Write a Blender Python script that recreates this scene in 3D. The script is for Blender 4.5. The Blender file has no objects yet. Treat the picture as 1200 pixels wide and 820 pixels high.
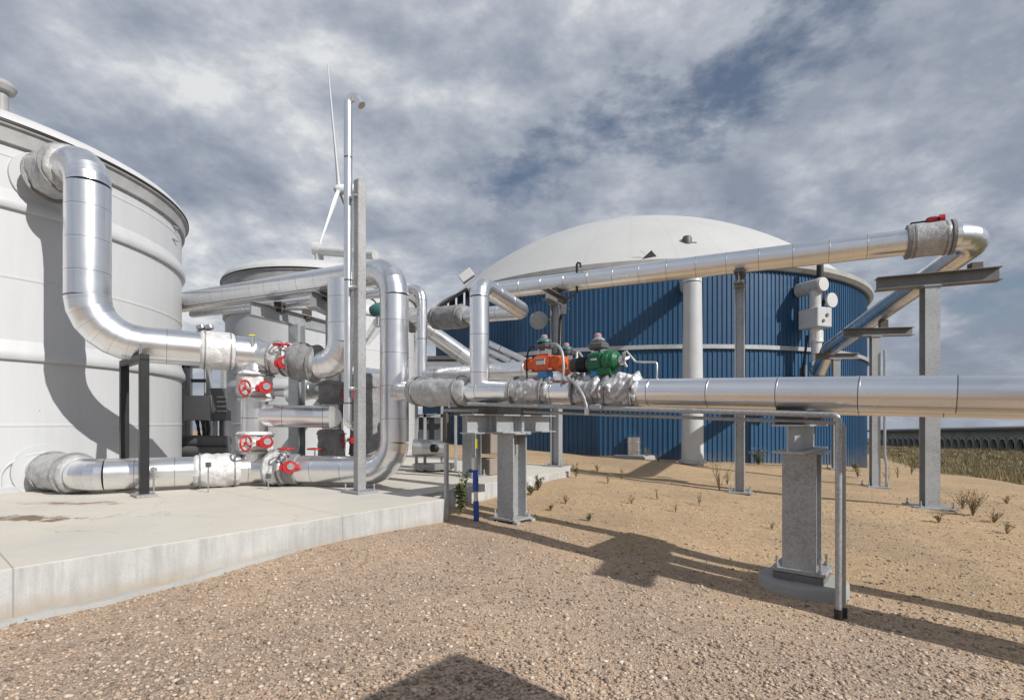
import bpy, math, random
import numpy as np
from mathutils import Vector as V, Matrix, noise
random.seed(7)
rng = np.random.default_rng(7)
R = math.radians
S = bpy.context.scene
COL = S.collection
CAMH, F, HX, HY = 1.6, 600.0, 600.0, 495.0      # eye height; focal length and horizon of the 1200 px photograph

def at(px, py, d):
    """a measured image point at its surveyed depth d -> world point"""
    return V(((px-HX)/F*d, d, CAMH+(HY-py)/F*d))

# ------------------------------------------------------------------ terrain
CTRL = [(0,8.6,-.05),(3.33,5.88,-.31),(5.7,12.7,-.15),(8.8,11,-.2),(8,21,.0),(.8,23,.35),(18.4,26.5,-.75),
        (-4.3,4.3,-.13),(-1.95,7.35,0),(0,3,-.1),(10.6,15,-.3),(5,19,.15),(12,19,-.15),(-10,2,-.2),(1.5,13.4,.2),
        (-12,20,.2),(4.4,3,-.42),(7,7,-.38),(0,-6,-.1),(8,-2,-.5),(15,15.2,-.35),(-1,9.0,.0),(3.1,15,0)]
CA = np.array(CTRL)
EU = np.array([5.8,13.6])/math.hypot(5.8,13.6)
def smooth(a,b,x):
    t = min(1,max(0,(x-a)/(b-a))); return t*t*(3-2*t)
def pad_out(x,y):
    """signed distance beyond the pad's right-hand edge"""
    n = (EU[1],-EU[0]); return (x-15.6)*n[0]+(y-15.2)*n[1]
def ground(x,y):
    base = -.19-.038*max(-12,min(30,x))+.016*max(-5,min(40,y))
    d = (CA[:,0]-x)**2+(CA[:,1]-y)**2
    w = 1/(d+1.2)**1.6
    res = CA[:,2]-(-.19-.038*CA[:,0]+.016*CA[:,1])
    far = math.exp(-float(d.min())/400)
    h = base+float((w*res).sum()/w.sum())*far
    k = smooth(-.3,7,pad_out(x,y))
    kk = max(k, smooth(46,75,y))
    if d.min()<60 and y<40: h+=.035*noise.noise(V((x*.8,y*.8,3)))+.012*noise.noise(V((x*1.6,y*1.6,7)))
    return h*(1-kk)+(-2.25-.03*max(0,y-115))*kk
def gp(px,py):
    lo,hi=1.5,90
    for _ in range(40):
        m=(lo+hi)/2; p=at(px,py,m)
        if p.z>ground(p.x,p.y): lo=m
        else: hi=m
    return at(px,py,(lo+hi)/2)
def gz(x,y): return V((x,y,ground(x,y)))
SLAB = .35
O = V((0,8.6,0)); U = V((.775,-.632,0)); W = V((.632,.775,0)); Z = V((0,0,1))

# ------------------------------------------------------------------ materials
def mat(name, base=(.5,.5,.5), rough=.5, metal=0., spec=.5):
    m = bpy.data.materials.new(name); m.use_nodes = True
    b = m.node_tree.nodes['Principled BSDF']
    b.inputs['Base Color'].default_value = (*base,1); b.inputs['Roughness'].default_value = rough
    b.inputs['Metallic'].default_value = metal; b.inputs['Specular IOR Level'].default_value = spec
    return m
class N:
    def __init__(s,m): s.t=m.node_tree; s.b=s.t.nodes['Principled BSDF']
    def n(s,ty,**kw):
        x=s.t.nodes.new(ty)
        for k,v in kw.items():
            if k in x.inputs.keys() : x.inputs[k].default_value=v
            else: setattr(x,k,v)
        return x
    def l(s,a,b): s.t.links.new(a,b)
    def coord(s,kind='Object'): 
        return s.n('ShaderNodeTexCoord').outputs[kind]
    def pos(s): return s.n('ShaderNodeNewGeometry').outputs['Position']
    def noise(s,scale,vec=None,detail=5,rough=.55,dist=0):
        x=s.n('ShaderNodeTexNoise',Scale=scale,Detail=detail,Roughness=rough,Distortion=dist)
        if vec is not None: s.l(vec,x.inputs['Vector'])
        return x.outputs['Fac']
    def ramp(s,fac,stops):
        x=s.n('ShaderNodeValToRGB'); r=x.color_ramp
        while len(r.elements)<len(stops): r.elements.new(.5)
        for e,(p,c) in zip(r.elements,stops):
            e.position=p; e.color=(*c,1) if isinstance(c,tuple) else (c,c,c,1)
        s.l(fac,x.inputs['Fac']); return x.outputs['Color']
    def mix(s,fac,a,b,blend='MIX'):
        x=s.n('ShaderNodeMix',data_type='RGBA',blend_type=blend)
        for v,i in ((fac,0),(a,6),(b,7)):
            if hasattr(v,'is_output') or hasattr(v,'links'): s.l(v,x.inputs[i])
            else: x.inputs[i].default_value = v if i==0 else (*v,1)
        return x.outputs[2]
    def math(s,op,a,b=None,c=None):
        x=s.n('ShaderNodeMath',operation=op)
        for i,v in enumerate((a,b,c)):
            if v is None: continue
            if hasattr(v,'links'): s.l(v,x.inputs[i])
            else: x.inputs[i].default_value=v
        return x.outputs[0]
    def bump(s,h,strength=.3,dist=.01):
        x=s.n('ShaderNodeBump',Strength=strength,Distance=dist); s.l(h,x.inputs['Height']); s.l(x.outputs['Normal'],s.b.inputs['Normal'])
    def base(s,c): s.l(c,s.b.inputs['Base Color'])
    def rough(s,c): s.l(c,s.b.inputs['Roughness'])

def cladding(name, tint=(.84,.845,.86), r0=.24, r1=.36):
    m=mat(name,tint,.3,1.); k=N(m)
    uv=k.n('ShaderNodeUVMap'); sep=k.n('ShaderNodeSeparateXYZ'); k.l(uv.outputs[0],sep.inputs[0])
    v=sep.outputs['Y']; u=sep.outputs['X']
    fr=k.math('FRACT',v); seam=k.math('LESS_THAN',fr,.013)
    seam2=k.math('LESS_THAN',k.math('ABSOLUTE',k.math('SUBTRACT',u,.62)),.006)
    sm=k.math('MAXIMUM',seam,seam2)
    wn=k.n('ShaderNodeTexWhiteNoise',noise_dimensions='1D'); k.l(k.math('FLOOR',v),wn.inputs['W'])
    nz=k.noise(2.2,k.pos(),3)
    shade=k.ramp(k.math('MULTIPLY_ADD',wn.outputs['Value'],.25,k.math('MULTIPLY',nz,.75)),[(.2,tuple(c*.92 for c in tint)),(.75,tuple(min(1,c*1.05) for c in tint))])
    k.base(k.mix(sm,shade,(.24,.24,.25)))
    k.rough(k.math('MULTIPLY_ADD',k.noise(2.5,k.pos(),3,.5),(r1-r0)*1.4,r0-.03))
    k.bump(k.noise(2.6,k.pos(),1),.14,.025)
    return m
M={}
M['alu']=cladding('aluminium_cladding')
M['alu_dull']=cladding('weathered_cladding',(.62,.62,.61),.3,.5)
def fabric(name,c,rough=.55,metal=.0,amp=.5):
    m=mat(name,c,rough,metal); k=N(m)
    n1=k.noise(7,k.pos(),5,.6,.8)
    k.base(k.ramp(n1,[(.3,tuple(x*.72 for x in c)),(.7,tuple(min(1,x*1.15) for x in c))]))
    k.bump(k.noise(14,k.pos(),4,.6,1.2),amp,.03); return m
M['jacket']=fabric('grey_fabric_jacket',(.46,.46,.465),.5,.25)
M['jacket_silver']=fabric('silver_fabric_jacket',(.52,.52,.53),.42,.4,.35)
M['jacket_dark']=fabric('dark_fabric_jacket',(.26,.26,.265),.6,.1)
M['jacket_white']=fabric('pale_fabric_jacket',(.66,.66,.655),.5,.15)
def paint(name,c,rough=.45,dirt=.15,scale=2.,bump=.0):
    m=mat(name,c,rough); k=N(m)
    n1=k.noise(scale,k.pos(),8,.65)
    k.base(k.ramp(n1,[(.3,tuple(x*(1-dirt) for x in c)),(.65,c)]))
    k.rough(k.math('MULTIPLY_ADD',k.noise(scale*3,k.pos(),5),.25,rough-.12))
    if bump: k.bump(k.noise(40,k.pos(),3),bump,.004)
    return m
def tankpaint(name,c):
    m=mat(name,c,.5); k=N(m)
    mp=k.n('ShaderNodeMapping'); k.l(k.pos(),mp.inputs['Vector']); mp.inputs['Scale'].default_value=(3,3,.25)
    streak=k.noise(1.6,mp.outputs[0],8,.7); sp=k.noise(30,k.pos(),2)
    a=k.ramp(streak,[(.25,tuple(x*.92 for x in c)),(.62,c)])
    vo=k.n('ShaderNodeTexVoronoi',Scale=2.2); k.l(k.pos(),vo.inputs['Vector'])
    spot=k.math('LESS_THAN',vo.outputs['Distance'],.028)
    k.base(k.mix(spot,a,tuple(x*.5 for x in c)))
    k.bump(k.noise(1.1,k.pos(),3),.15,.05); return m
M['tank']=tankpaint('white_tank_paint',(.505,.515,.53))
M['tank_rim']=paint('tank_rim_paint',(.36,.36,.36),.5,.3)
M['white']=paint('white_paint',(.56,.56,.56),.4,.1,3)
def membrane():
    c=(.52,.52,.51); m=mat('white_membrane',c,.5); k=N(m); g=k.n('ShaderNodeSeparateXYZ'); k.l(k.pos(),g.inputs[0])
    an=k.math('ARCTAN2',k.math('SUBTRACT',g.outputs['Y'],33.8),k.math('SUBTRACT',g.outputs['X'],7.9))
    fr=k.math('FRACT',k.math('MULTIPLY',an,40/(2*math.pi))); ln=k.math('LESS_THAN',k.math('ABSOLUTE',k.math('SUBTRACT',fr,.5)),.035)
    col=k.ramp(k.noise(.35,k.pos(),7,.65),[(.3,tuple(x*.9 for x in c)),(.65,c)])
    k.base(k.mix(k.math('MULTIPLY',ln,.10),col,(.3,.3,.3))); return m
M['membrane']=membrane()
def galv(name,c,rough=.42):
    m=mat(name,c,rough,.4); k=N(m)
    vo=k.n('ShaderNodeTexVoronoi',Scale=45.); k.l(k.pos(),vo.inputs['Vector'])
    sp=k.n('ShaderNodeSeparateColor'); k.l(vo.outputs['Color'],sp.inputs[0])
    f=k.math('MULTIPLY_ADD',sp.outputs[0],.25,k.math('MULTIPLY',k.noise(1.1,k.pos(),4,.55),.75))
    k.base(k.ramp(f,[(.3,tuple(x*.72 for x in c)),(.47,tuple(x*.95 for x in c)),(.66,tuple(x*1.12 for x in c))]))
    k.rough(k.math('MULTIPLY_ADD',k.noise(4,k.pos()),.25,rough-.1)); return m
M['galv']=galv('galvanised_steel',(.40,.415,.43))
M['galv_dull']=galv('dull_galvanised_steel',(.36,.365,.37),.5)
M['galv_dark']=galv('weathered_dark_steel',(.20,.195,.19),.55)
M['duct']=paint('pale_grey_duct',(.50,.515,.53),.4,.08,2)
M['dark_steel']=paint('dark_brown_steel',(.10,.085,.075),.6,.4)
M['black']=paint('black_paint',(.016,.016,.018),.4,.2)
M['rubber']=mat('black_rubber',(.015,.015,.015),.55)
M['steel']=mat('stainless_steel',(.62,.62,.62),.28,1.)
M['red']=paint('red_paint',(.52,.022,.026),.35,.35,14)
M['gu_paint']=paint('light_grey_enclosure',(.50,.51,.52),.4,.15,3)
M['orange']=paint('orange_paint',(.74,.115,.02),.38,.35,9)
M['green']=paint('green_paint',(.008,.12,.045),.35,.25,12)
M['blue_label']=mat('blue_label',(.03,.22,.5),.4)
M['teal']=paint('teal_paint',(.05,.16,.16),.35,.2,12)
M['blue_pipe']=paint('blue_pipe_paint',(.02,.08,.36),.4,.2,12)
M['pink']=mat('pink_plastic',(.42,.25,.29),.35)
M['label']=mat('pale_label',(.55,.57,.60),.4)
M['yellow']=mat('yellow_label',(.72,.65,.02),.5)
M['grey_box']=paint('grey_enclosure_paint',(.30,.30,.305),.45,.15,5)
M['dark_box']=paint('dark_enclosure_paint',(.10,.105,.11),.5,.2,5)
M['brown_box']=paint('taupe_enclosure_paint',(.27,.23,.20),.5,.15,5)
M['turbine']=mat('turbine_white',(.72,.74,.76),.4)
M['barn_wall']=paint('barn_boards',(.30,.29,.275),.7,.35,.6)
M['barn_roof']=paint('barn_roofing',(.12,.125,.13),.5,.3,.6)
M['dark_hole']=mat('dark_interior',(.012,.012,.013),.8)
M['pale_hoop']=mat('pale_hoop',(.4,.4,.39),.6)
def blue_wall():
    c=(.022,.083,.178); m=mat('blue_cladding',c,.38); k=N(m)
    mp=k.n('ShaderNodeMapping'); k.l(k.pos(),mp.inputs['Vector']); mp.inputs['Scale'].default_value=(1.5,1.5,.15)
    g=k.n('ShaderNodeSeparateXYZ'); k.l(k.pos(),g.inputs[0])
    an=k.math('ARCTAN2',k.math('SUBTRACT',g.outputs['Y'],33.8),k.math('SUBTRACT',g.outputs['X'],7.9))
    sh=k.math('MULTIPLY',an,80/(2*math.pi)); wn=k.n('ShaderNodeTexWhiteNoise',noise_dimensions='1D'); k.l(k.math('FLOOR',sh),wn.inputs['W'])
    col=k.ramp(k.noise(1.2,mp.outputs[0],7,.7),[(.3,tuple(x*.78 for x in c)),(.68,tuple(x*1.1 for x in c))])
    col=k.mix(1.,col,k.ramp(wn.outputs['Value'],[(0,(.90,.90,.90)),(1,(1.07,1.06,1.05))]),'MULTIPLY')
    dust=k.ramp(k.math('ADD',g.outputs['Z'],k.noise(2,k.pos(),5)),[(.3,.35),(1.,0.)])
    k.base(k.mix(dust,col,(.22,.19,.15)))
    k.rough(k.math('MULTIPLY_ADD',k.noise(3,k.pos()),.2,.3)); return m
M['blue']=blue_wall()
def concrete(name,c,stain=False):
    m=mat(name,c,.85,0,.25); k=N(m); p=k.pos()
    big=k.noise(.7,p,8,.65); fine=k.noise(60,p,4,.7)
    col=k.ramp(k.math('MULTIPLY_ADD',fine,.3,k.math('MULTIPLY',big,.7)),[(.36,tuple(x*.72 for x in c)),(.5,tuple(x*.95 for x in c)),(.62,tuple(x*1.12 for x in c))])
    vo=k.n('ShaderNodeTexVoronoi',Scale=7.); k.l(p,vo.inputs['Vector'])
    hole=k.math('MULTIPLY',k.math('LESS_THAN',vo.outputs['Distance'],.085),k.math('GREATER_THAN',k.noise(1.3,p,2),.52))
    col=k.mix(k.math('MULTIPLY',hole,.75),col,tuple(x*.35 for x in c))
    if stain:
        g=k.n('ShaderNodeSeparateXYZ'); k.l(p,g.inputs[0])
        def blob(cx,cy,rx,ry,th):
            a=k.math('POWER',k.math('DIVIDE',k.math('SUBTRACT',g.outputs['X'],cx),rx),2.)
            b=k.math('POWER',k.math('DIVIDE',k.math('SUBTRACT',g.outputs['Y'],cy),ry),2.)
            d=k.math('SUBTRACT',1.,k.math('SQRT',k.math('ADD',a,b)))
            dd=k.math('ADD',d,k.math('MULTIPLY_ADD',k.noise(3.6,p,8,.75),3.4,-1.95))
            return k.ramp(dd,[(th,0.),(th+.55,.85)])
        top=k.math('GREATER_THAN',g.outputs['Z'],SLAB-.004)
        warm=k.mix(k.math('MULTIPLY',top,k.ramp(k.noise(.5,p,4),[(.35,.45),(.62,.85)])),col,(.62,.565,.48))
        warm=k.mix(blob(-6.35,6.68,.8,.30,-.30),warm,(.15,.085,.045))
        warm=k.mix(blob(-6.75,7.95,1.0,.3,.06),warm,(.20,.115,.06))
        # rain streaks and form marks on the upright face
        mp=k.n('ShaderNodeMapping'); k.l(p,mp.inputs['Vector']); mp.inputs['Scale'].default_value=(6,6,.5)
        strk=k.ramp(k.noise(1.3,mp.outputs[0],6,.7),[(.42,0.),(.66,.55)])
        warm=k.mix(k.math('MULTIPLY',strk,k.math('SUBTRACT',1.,top)),warm,(.26,.25,.23))
        foot=k.ramp(k.math('MULTIPLY_ADD',k.noise(2.2,p,6,.7),.5,k.math('MULTIPLY',g.outputs['Z'],1.6)),[(.12,.8),(.42,0.)])
        warm=k.mix(foot,warm,(.33,.27,.205))
        vc=k.n('ShaderNodeTexVoronoi',feature='DISTANCE_TO_EDGE',Scale=.55); pw=k.n('ShaderNodeVectorMath',operation='ADD'); k.l(p,pw.inputs[0])
        nc=k.n('ShaderNodeTexNoise',Scale=2.5,Detail=6.); k.l(p,nc.inputs['Vector']); sc_=k.n('ShaderNodeVectorMath',operation='SCALE'); k.l(nc.outputs['Color'],sc_.inputs[0]); sc_.inputs['Scale'].default_value=.5; k.l(sc_.outputs[0],pw.inputs[1]); k.l(pw.outputs[0],vc.inputs['Vector'])
        crk=k.math('MULTIPLY',k.math('LESS_THAN',vc.outputs['Distance'],.004),k.math('GREATER_THAN',k.noise(.6,p,2),.5))
        warm=k.mix(k.math('MULTIPLY',k.math('MULTIPLY',crk,top),.3),warm,(.12,.11,.10))
        # two saw-cut joints across the slab
        jn=k.math('ADD',k.math('MULTIPLY',g.outputs['X'],U.x),k.math('MULTIPLY',g.outputs['Y'],W.x*-1))
        al=k.math('ADD',k.math('MULTIPLY',g.outputs['X'],W.x),k.math('MULTIPLY',g.outputs['Y'],W.y))
        j=k.math('LESS_THAN',k.math('ABSOLUTE',k.math('SUBTRACT',k.math('FRACT',k.math('DIVIDE',k.math('ADD',al,.9),3.2)),.5)),.0022)
        col=k.mix(k.math('MULTIPLY',j,.6),warm,tuple(x*.45 for x in c))
    k.base(col); k.bump(k.math('MULTIPLY_ADD',fine,.5,k.math('MULTIPLY',hole,-2.)),.25,.008); return m
M['slab']=concrete('concrete_slab',(.45,.452,.445),True)
M['concrete']=concrete('weathered_concrete',(.36,.355,.34))

def gravel_mat():
    m=mat('gravel_and_sand',(.3,.22,.16),.9,0,.2); k=N(m); p=k.pos()
    g=k.n('ShaderNodeSeparateXYZ'); k.l(p,g.inputs[0])
    def cells(scale):
        vo=k.n('ShaderNodeTexVoronoi',Scale=scale); vo.inputs['Randomness'].default_value=1; k.l(p,vo.inputs['Vector'])
        sc=k.n('ShaderNodeSeparateColor'); k.l(vo.outputs['Color'],sc.inputs[0]); return sc.outputs[0],vo.outputs['Distance']
    c1,d1=cells(62.); c2,d2=cells(85.)
    coarse=k.ramp(c1,[(0.,(.20,.15,.113)),(.16,(.35,.263,.192)),(.5,(.455,.343,.25)),(.8,(.51,.395,.297)),(.93,(.56,.475,.39)),(1.,(.34,.31,.29))])
    fine=k.ramp(c2,[(0.,(.19,.138,.085)),(.15,(.36,.26,.158)),(.6,(.49,.36,.222)),(.9,(.59,.455,.305)),(1.,(.34,.285,.225))])
    # zone: coarse pinkish gravel by the camera, finer tan sand beyond the pipe line
    dist=k.math('ADD',k.math('MULTIPLY',k.math('SUBTRACT',g.outputs['X'],0.),W.x),k.math('MULTIPLY',k.math('SUBTRACT',g.outputs['Y'],8.2),W.y))
    dist=k.math('ADD',dist,k.math('MULTIPLY_ADD',k.noise(.7,p,8,.7),5.,-2.5))
    z=k.ramp(k.math('MULTIPLY_ADD',dist,.2,.5),[(.25,0.),(.75,1.)])
    col=k.mix(z,coarse,fine)
    patch=k.ramp(k.noise(.42,p,6,.6),[(.3,(.78,.78,.80)),(.68,(1.14,1.08,1.02))])
    col=k.mix(1.,col,patch,'MULTIPLY')
    col=k.mix(1.,col,k.ramp(k.noise(7,p,5,.7),[(.3,(.84,.84,.84)),(.7,(1.12,1.12,1.12))]),'MULTIPLY')
    # grass field past the pad edge
    out=k.math('ADD',k.math('MULTIPLY',k.math('SUBTRACT',g.outputs['X'],15.6),float(EU[1])),k.math('MULTIPLY',k.math('SUBTRACT',g.outputs['Y'],15.2),-float(EU[0])))
    out=k.math('ADD',out,k.math('MULTIPLY_ADD',k.noise(.8,p,5),2.,-1.))
    fz=k.math('MAXIMUM',k.ramp(k.math('MULTIPLY_ADD',out,.2,.3),[(.35,0.),(.75,1.)]),k.ramp(k.math('MULTIPLY_ADD',g.outputs['Y'],.02,-.5),[(.3,0.),(.6,1.)]))
    field=k.ramp(k.noise(.7,p,8,.7),[(.3,(.06,.065,.025)),(.55,(.12,.10,.05)),(.75,(.2,.155,.09))])
    k.base(k.mix(fz,col,field))
    h=k.math('ADD',k.math('MULTIPLY',d1,-1.),k.math('MULTIPLY',d2,-.5))
    k.bump(k.math('ADD',h,k.math('MULTIPLY',k.noise(5,p,4),1.2)),.6,.014); return m
M['gravel']=gravel_mat()
def stone_mat():
    m=mat('pebbles',(.3,.24,.2),.85,0,.3); k=N(m)
    a=k.n('ShaderNodeAttribute',attribute_name='rnd')
    k.base(k.ramp(a.outputs['Fac'],[(0.,(.15,.12,.10)),(.25,(.32,.243,.182)),(.6,(.43,.325,.243)),(.88,(.49,.39,.30)),(1.,(.60,.53,.46))])); return m
M['stone']=stone_mat()
def leaf(name,a,b):
    m=mat(name,a,.6,0,.3); k=N(m); k.base(k.ramp(k.noise(9,k.pos(),3),[(.35,a),(.65,b)])); return m
M['leaf']=leaf('weed_leaf',(.13,.16,.07),(.25,.26,.13))
M['dry']=leaf('dry_stem',(.20,.15,.08),(.30,.23,.13))
M['grass']=leaf('field_grass',(.15,.13,.06),(.38,.30,.17))

# ------------------------------------------------------------------ mesh building
class MB:
    def __init__(s): s.v=[]; s.f=[]; s.uv=[]
    def add(s,verts,faces,uvs=None):
        o=len(s.v); s.v+= [tuple(p) for p in verts]
        for i,fc in enumerate(faces):
            s.f.append([o+j for j in fc]); s.uv.append(uvs[i] if uvs else [(0.3,.5)]*len(fc))
        return s
    def box(s,c,d,ax=None,ay=None,bev=0.):
        c=V(c); ax=V(ax).normalized() if ax else V((1,0,0)); ay=V(ay).normalized() if ay else (V((0,1,0)) if abs(ax.z)<.9 and ax.x==1 else Z.cross(ax).normalized())
        az=ax.cross(ay)
        hx,hy,hz=d[0]/2,d[1]/2,d[2]/2; b=min(bev,hx*.9,hy*.9,hz*.9)
        if b<=0:
            vs=[c+ax*(x*hx)+ay*(y*hy)+az*(z*hz) for x in(-1,1) for y in(-1,1) for z in(-1,1)]
            return s.add(vs,[(0,1,3,2),(4,6,7,5),(0,4,5,1),(2,3,7,6),(0,2,6,4),(1,5,7,3)])
        # bevelled: octagonal rings in local z
        def ring(zz,ins):
            X,Y=hx-ins,hy-ins; e=b
            pts=[(X-e+0,-Y),(X,-Y+e),(X,Y-e),(X-e,Y),(-X+e,Y),(-X,Y-e),(-X,-Y+e),(-X+e,-Y)]
            return [c+ax*x+ay*y+az*zz for x,y in pts]
        rs=[ring(-hz,b*.9),ring(-hz+b,0),ring(hz-b,0),ring(hz,b*.9)]
        vs=sum(rs,[]); fs=[]
        for k in range(3):
            for i in range(8): fs.append((k*8+i,k*8+(i+1)%8,(k+1)*8+(i+1)%8,(k+1)*8+i))
        fs.append(tuple(reversed(range(8)))); fs.append(tuple(range(24,32)))
        return s.add(vs,fs)
    def rings(s,rings,closed=True,cap0=False,cap1=False,vs=None):
        n=len(rings[0]); flat=[p for r in rings for p in r]; fs=[];us=[]
        vv=vs or [i for i in range(len(rings))]
        for k in range(len(rings)-1):
            for i in range(n if closed else n-1):
                j=(i+1)%n
                fs.append((k*n+i,k*n+j,(k+1)*n+j,(k+1)*n+i))
                us.append([(i/n,vv[k]),((i+1)/n,vv[k]),((i+1)/n,vv[k+1]),(i/n,vv[k+1])])
        s.add(flat,fs,us)
        if cap0: s.add(rings[0],[tuple(reversed(range(n)))])
        if cap1: s.add(rings[-1],[tuple(range(n))])
        return s
    def tube(s,pts,rad,n=24,caps=True,v0=0.,vscale=1.,rfun=None):
        pts=[V(p) for p in pts]; m=len(pts)
        t=[(pts[min(i+1,m-1)]-pts[max(i-1,0)]).normalized() for i in range(m)]
        up=Z if abs(t[0].z)<.9 else V((0,-1,0))
        x=t[0].cross(up).normalized(); rs=[]; vv=[]; L=v0
        for i in range(m):
            x=(x-t[i]*x.dot(t[i])).normalized(); y=x.cross(t[i]) 
            if i: L+=(pts[i]-pts[i-1]).length*vscale
            vv.append(L); r=rad[i] if isinstance(rad,(list,tuple)) else rad
            ring=[]
            for j in range(n):
                a=2*math.pi*j/n; q=x*math.cos(a)+y*math.sin(a)
                rr=r if not rfun else rfun(r,a,L,pts[i]+q*r)
                ring.append(pts[i]+q*rr)
            rs.append(ring)
        s.rings(rs,True,caps,caps,vv); s.L=L; return s
    def lathe(s,c,prof,n=48,axis=Z,a0=0,a1=2*math.pi):
        c=V(c); axis=V(axis).normalized(); up=V((1,0,0)) if abs(axis.x)<.9 else V((0,1,0))
        x=(up-axis*up.dot(axis)).normalized(); y=axis.cross(x); rs=[]
        for r,z in prof: rs.append([c+axis*z+(x*math.cos(2*math.pi*j/n)+y*math.sin(2*math.pi*j/n))*max(r,1e-4) for j in range(n)])
        return s.rings(rs)
    def disc(s,c,axis,r,th,n=24):
        axis=V(axis).normalized(); c=V(c)
        return s.tube([c-axis*th/2,c+axis*th/2],r,n)
    def ibeam(s,a,b,h,w,up=None,tf=.018,tw=.012):
        """h along up, flanges w wide"""
        a=V(a);b=V(b);t=(b-a).normalized(); up=V(up) if up else Z
        up=(up-t*up.dot(t)).normalized(); x=t.cross(up)
        H,Wd=h/2,w/2
        P=[(-Wd,-H),(Wd,-H),(Wd,-H+tf),(tw/2,-H+tf),(tw/2,H-tf),(Wd,H-tf),(Wd,H),(-Wd,H),(-Wd,H-tf),(-tw/2,H-tf),(-tw/2,-H+tf),(-Wd,-H+tf)]
        r0=[a+x*p+up*q for p,q in P]; r1=[b+x*p+up*q for p,q in P]
        s.rings([r0,r1])
        for r,flip in((r0,1),(r1,0)):
            for idx in((0,1,2,3,10,11),(3,4,9,10),(4,5,6,7,8,9)):
                f=tuple(range(len(idx))); s.add([r[i] for i in idx],[tuple(reversed(f)) if flip else f])
        return s
    def torus(s,c,axis,R0,r,n=28,m=10):
        c=V(c);axis=V(axis).normalized(); up=Z if abs(axis.z)<.9 else V((1,0,0)); x=axis.cross(up).normalized(); y=axis.cross(x)
        rs=[]
        for i in range(n+1):
            a=2*math.pi*i/n; d=x*math.cos(a)+y*math.sin(a)
            rs.append([c+d*(R0+r*math.cos(2*math.pi*j/m))+axis*(r*math.sin(2*math.pi*j/m)) for j in range(m)])
        return s.rings(rs)
    def ball(s,c,r,n=16,m=10,sc=(1,1,1)):
        c=V(c); rs=[]
        for i in range(m+1):
            t=math.pi*i/m
            rs.append([c+V((sc[0]*r*max(math.sin(t),1e-3)*math.cos(2*math.pi*j/n),sc[1]*r*max(math.sin(t),1e-3)*math.sin(2*math.pi*j/n),-sc[2]*r*math.cos(t))) for j in range(n)])
        return s.rings(rs)
    def build(s,name,m,parent=None,sharp=38,local=False):
        me=bpy.data.meshes.new(name); off=V((0,0,0))
        if parent is not None and not local: 
            off=wloc(parent)
        me.from_pydata([tuple(V(p)-off) for p in s.v],[],s.f)
        ul=me.uv_layers.new(name='UVMap'); flat=[c for f in s.uv for uv in f for c in uv]
        ul.data.foreach_set('uv',flat)
        me.materials.append(M[m] if isinstance(m,str) else m)
        me.shade_smooth(); me.set_sharp_from_angle(angle=R(sharp))
        o=bpy.data.objects.new(name,me); COL.objects.link(o)
        if parent is not None: o.parent=parent
        return o
def wloc(o):
    p=V((0,0,0))
    while o is not None: p+=V(o.location); o=o.parent
    return p
def tag(o,label,cat,group=None,kind=None):
    if label: o['label']=label
    if cat: o['category']=cat
    if group: o['group']=group
    if kind: o['kind']=kind
    return o
def thing(name,label,cat,loc=(0,0,0),rz=0,group=None):
    o=bpy.data.objects.new(name,None); COL.objects.link(o); o.location=V(loc); o.rotation_euler=(0,0,rz); o.empty_display_size=.2
    return tag(o,label,cat,group)
def kids(o): return [c for c in COL.objects if c.parent==o]
def dup(root,loc,rz,label,group=None):
    r=root.copy(); COL.objects.link(r); r.location=V(loc); r.rotation_euler=(0,0,rz); r['label']=label
    if group: r['group']=group
    for c in kids(root):
        d=c.copy(); COL.objects.link(d); d.parent=r
        for g in kids(c):
            e=g.copy(); COL.objects.link(e); e.parent=d
    return r

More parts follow.
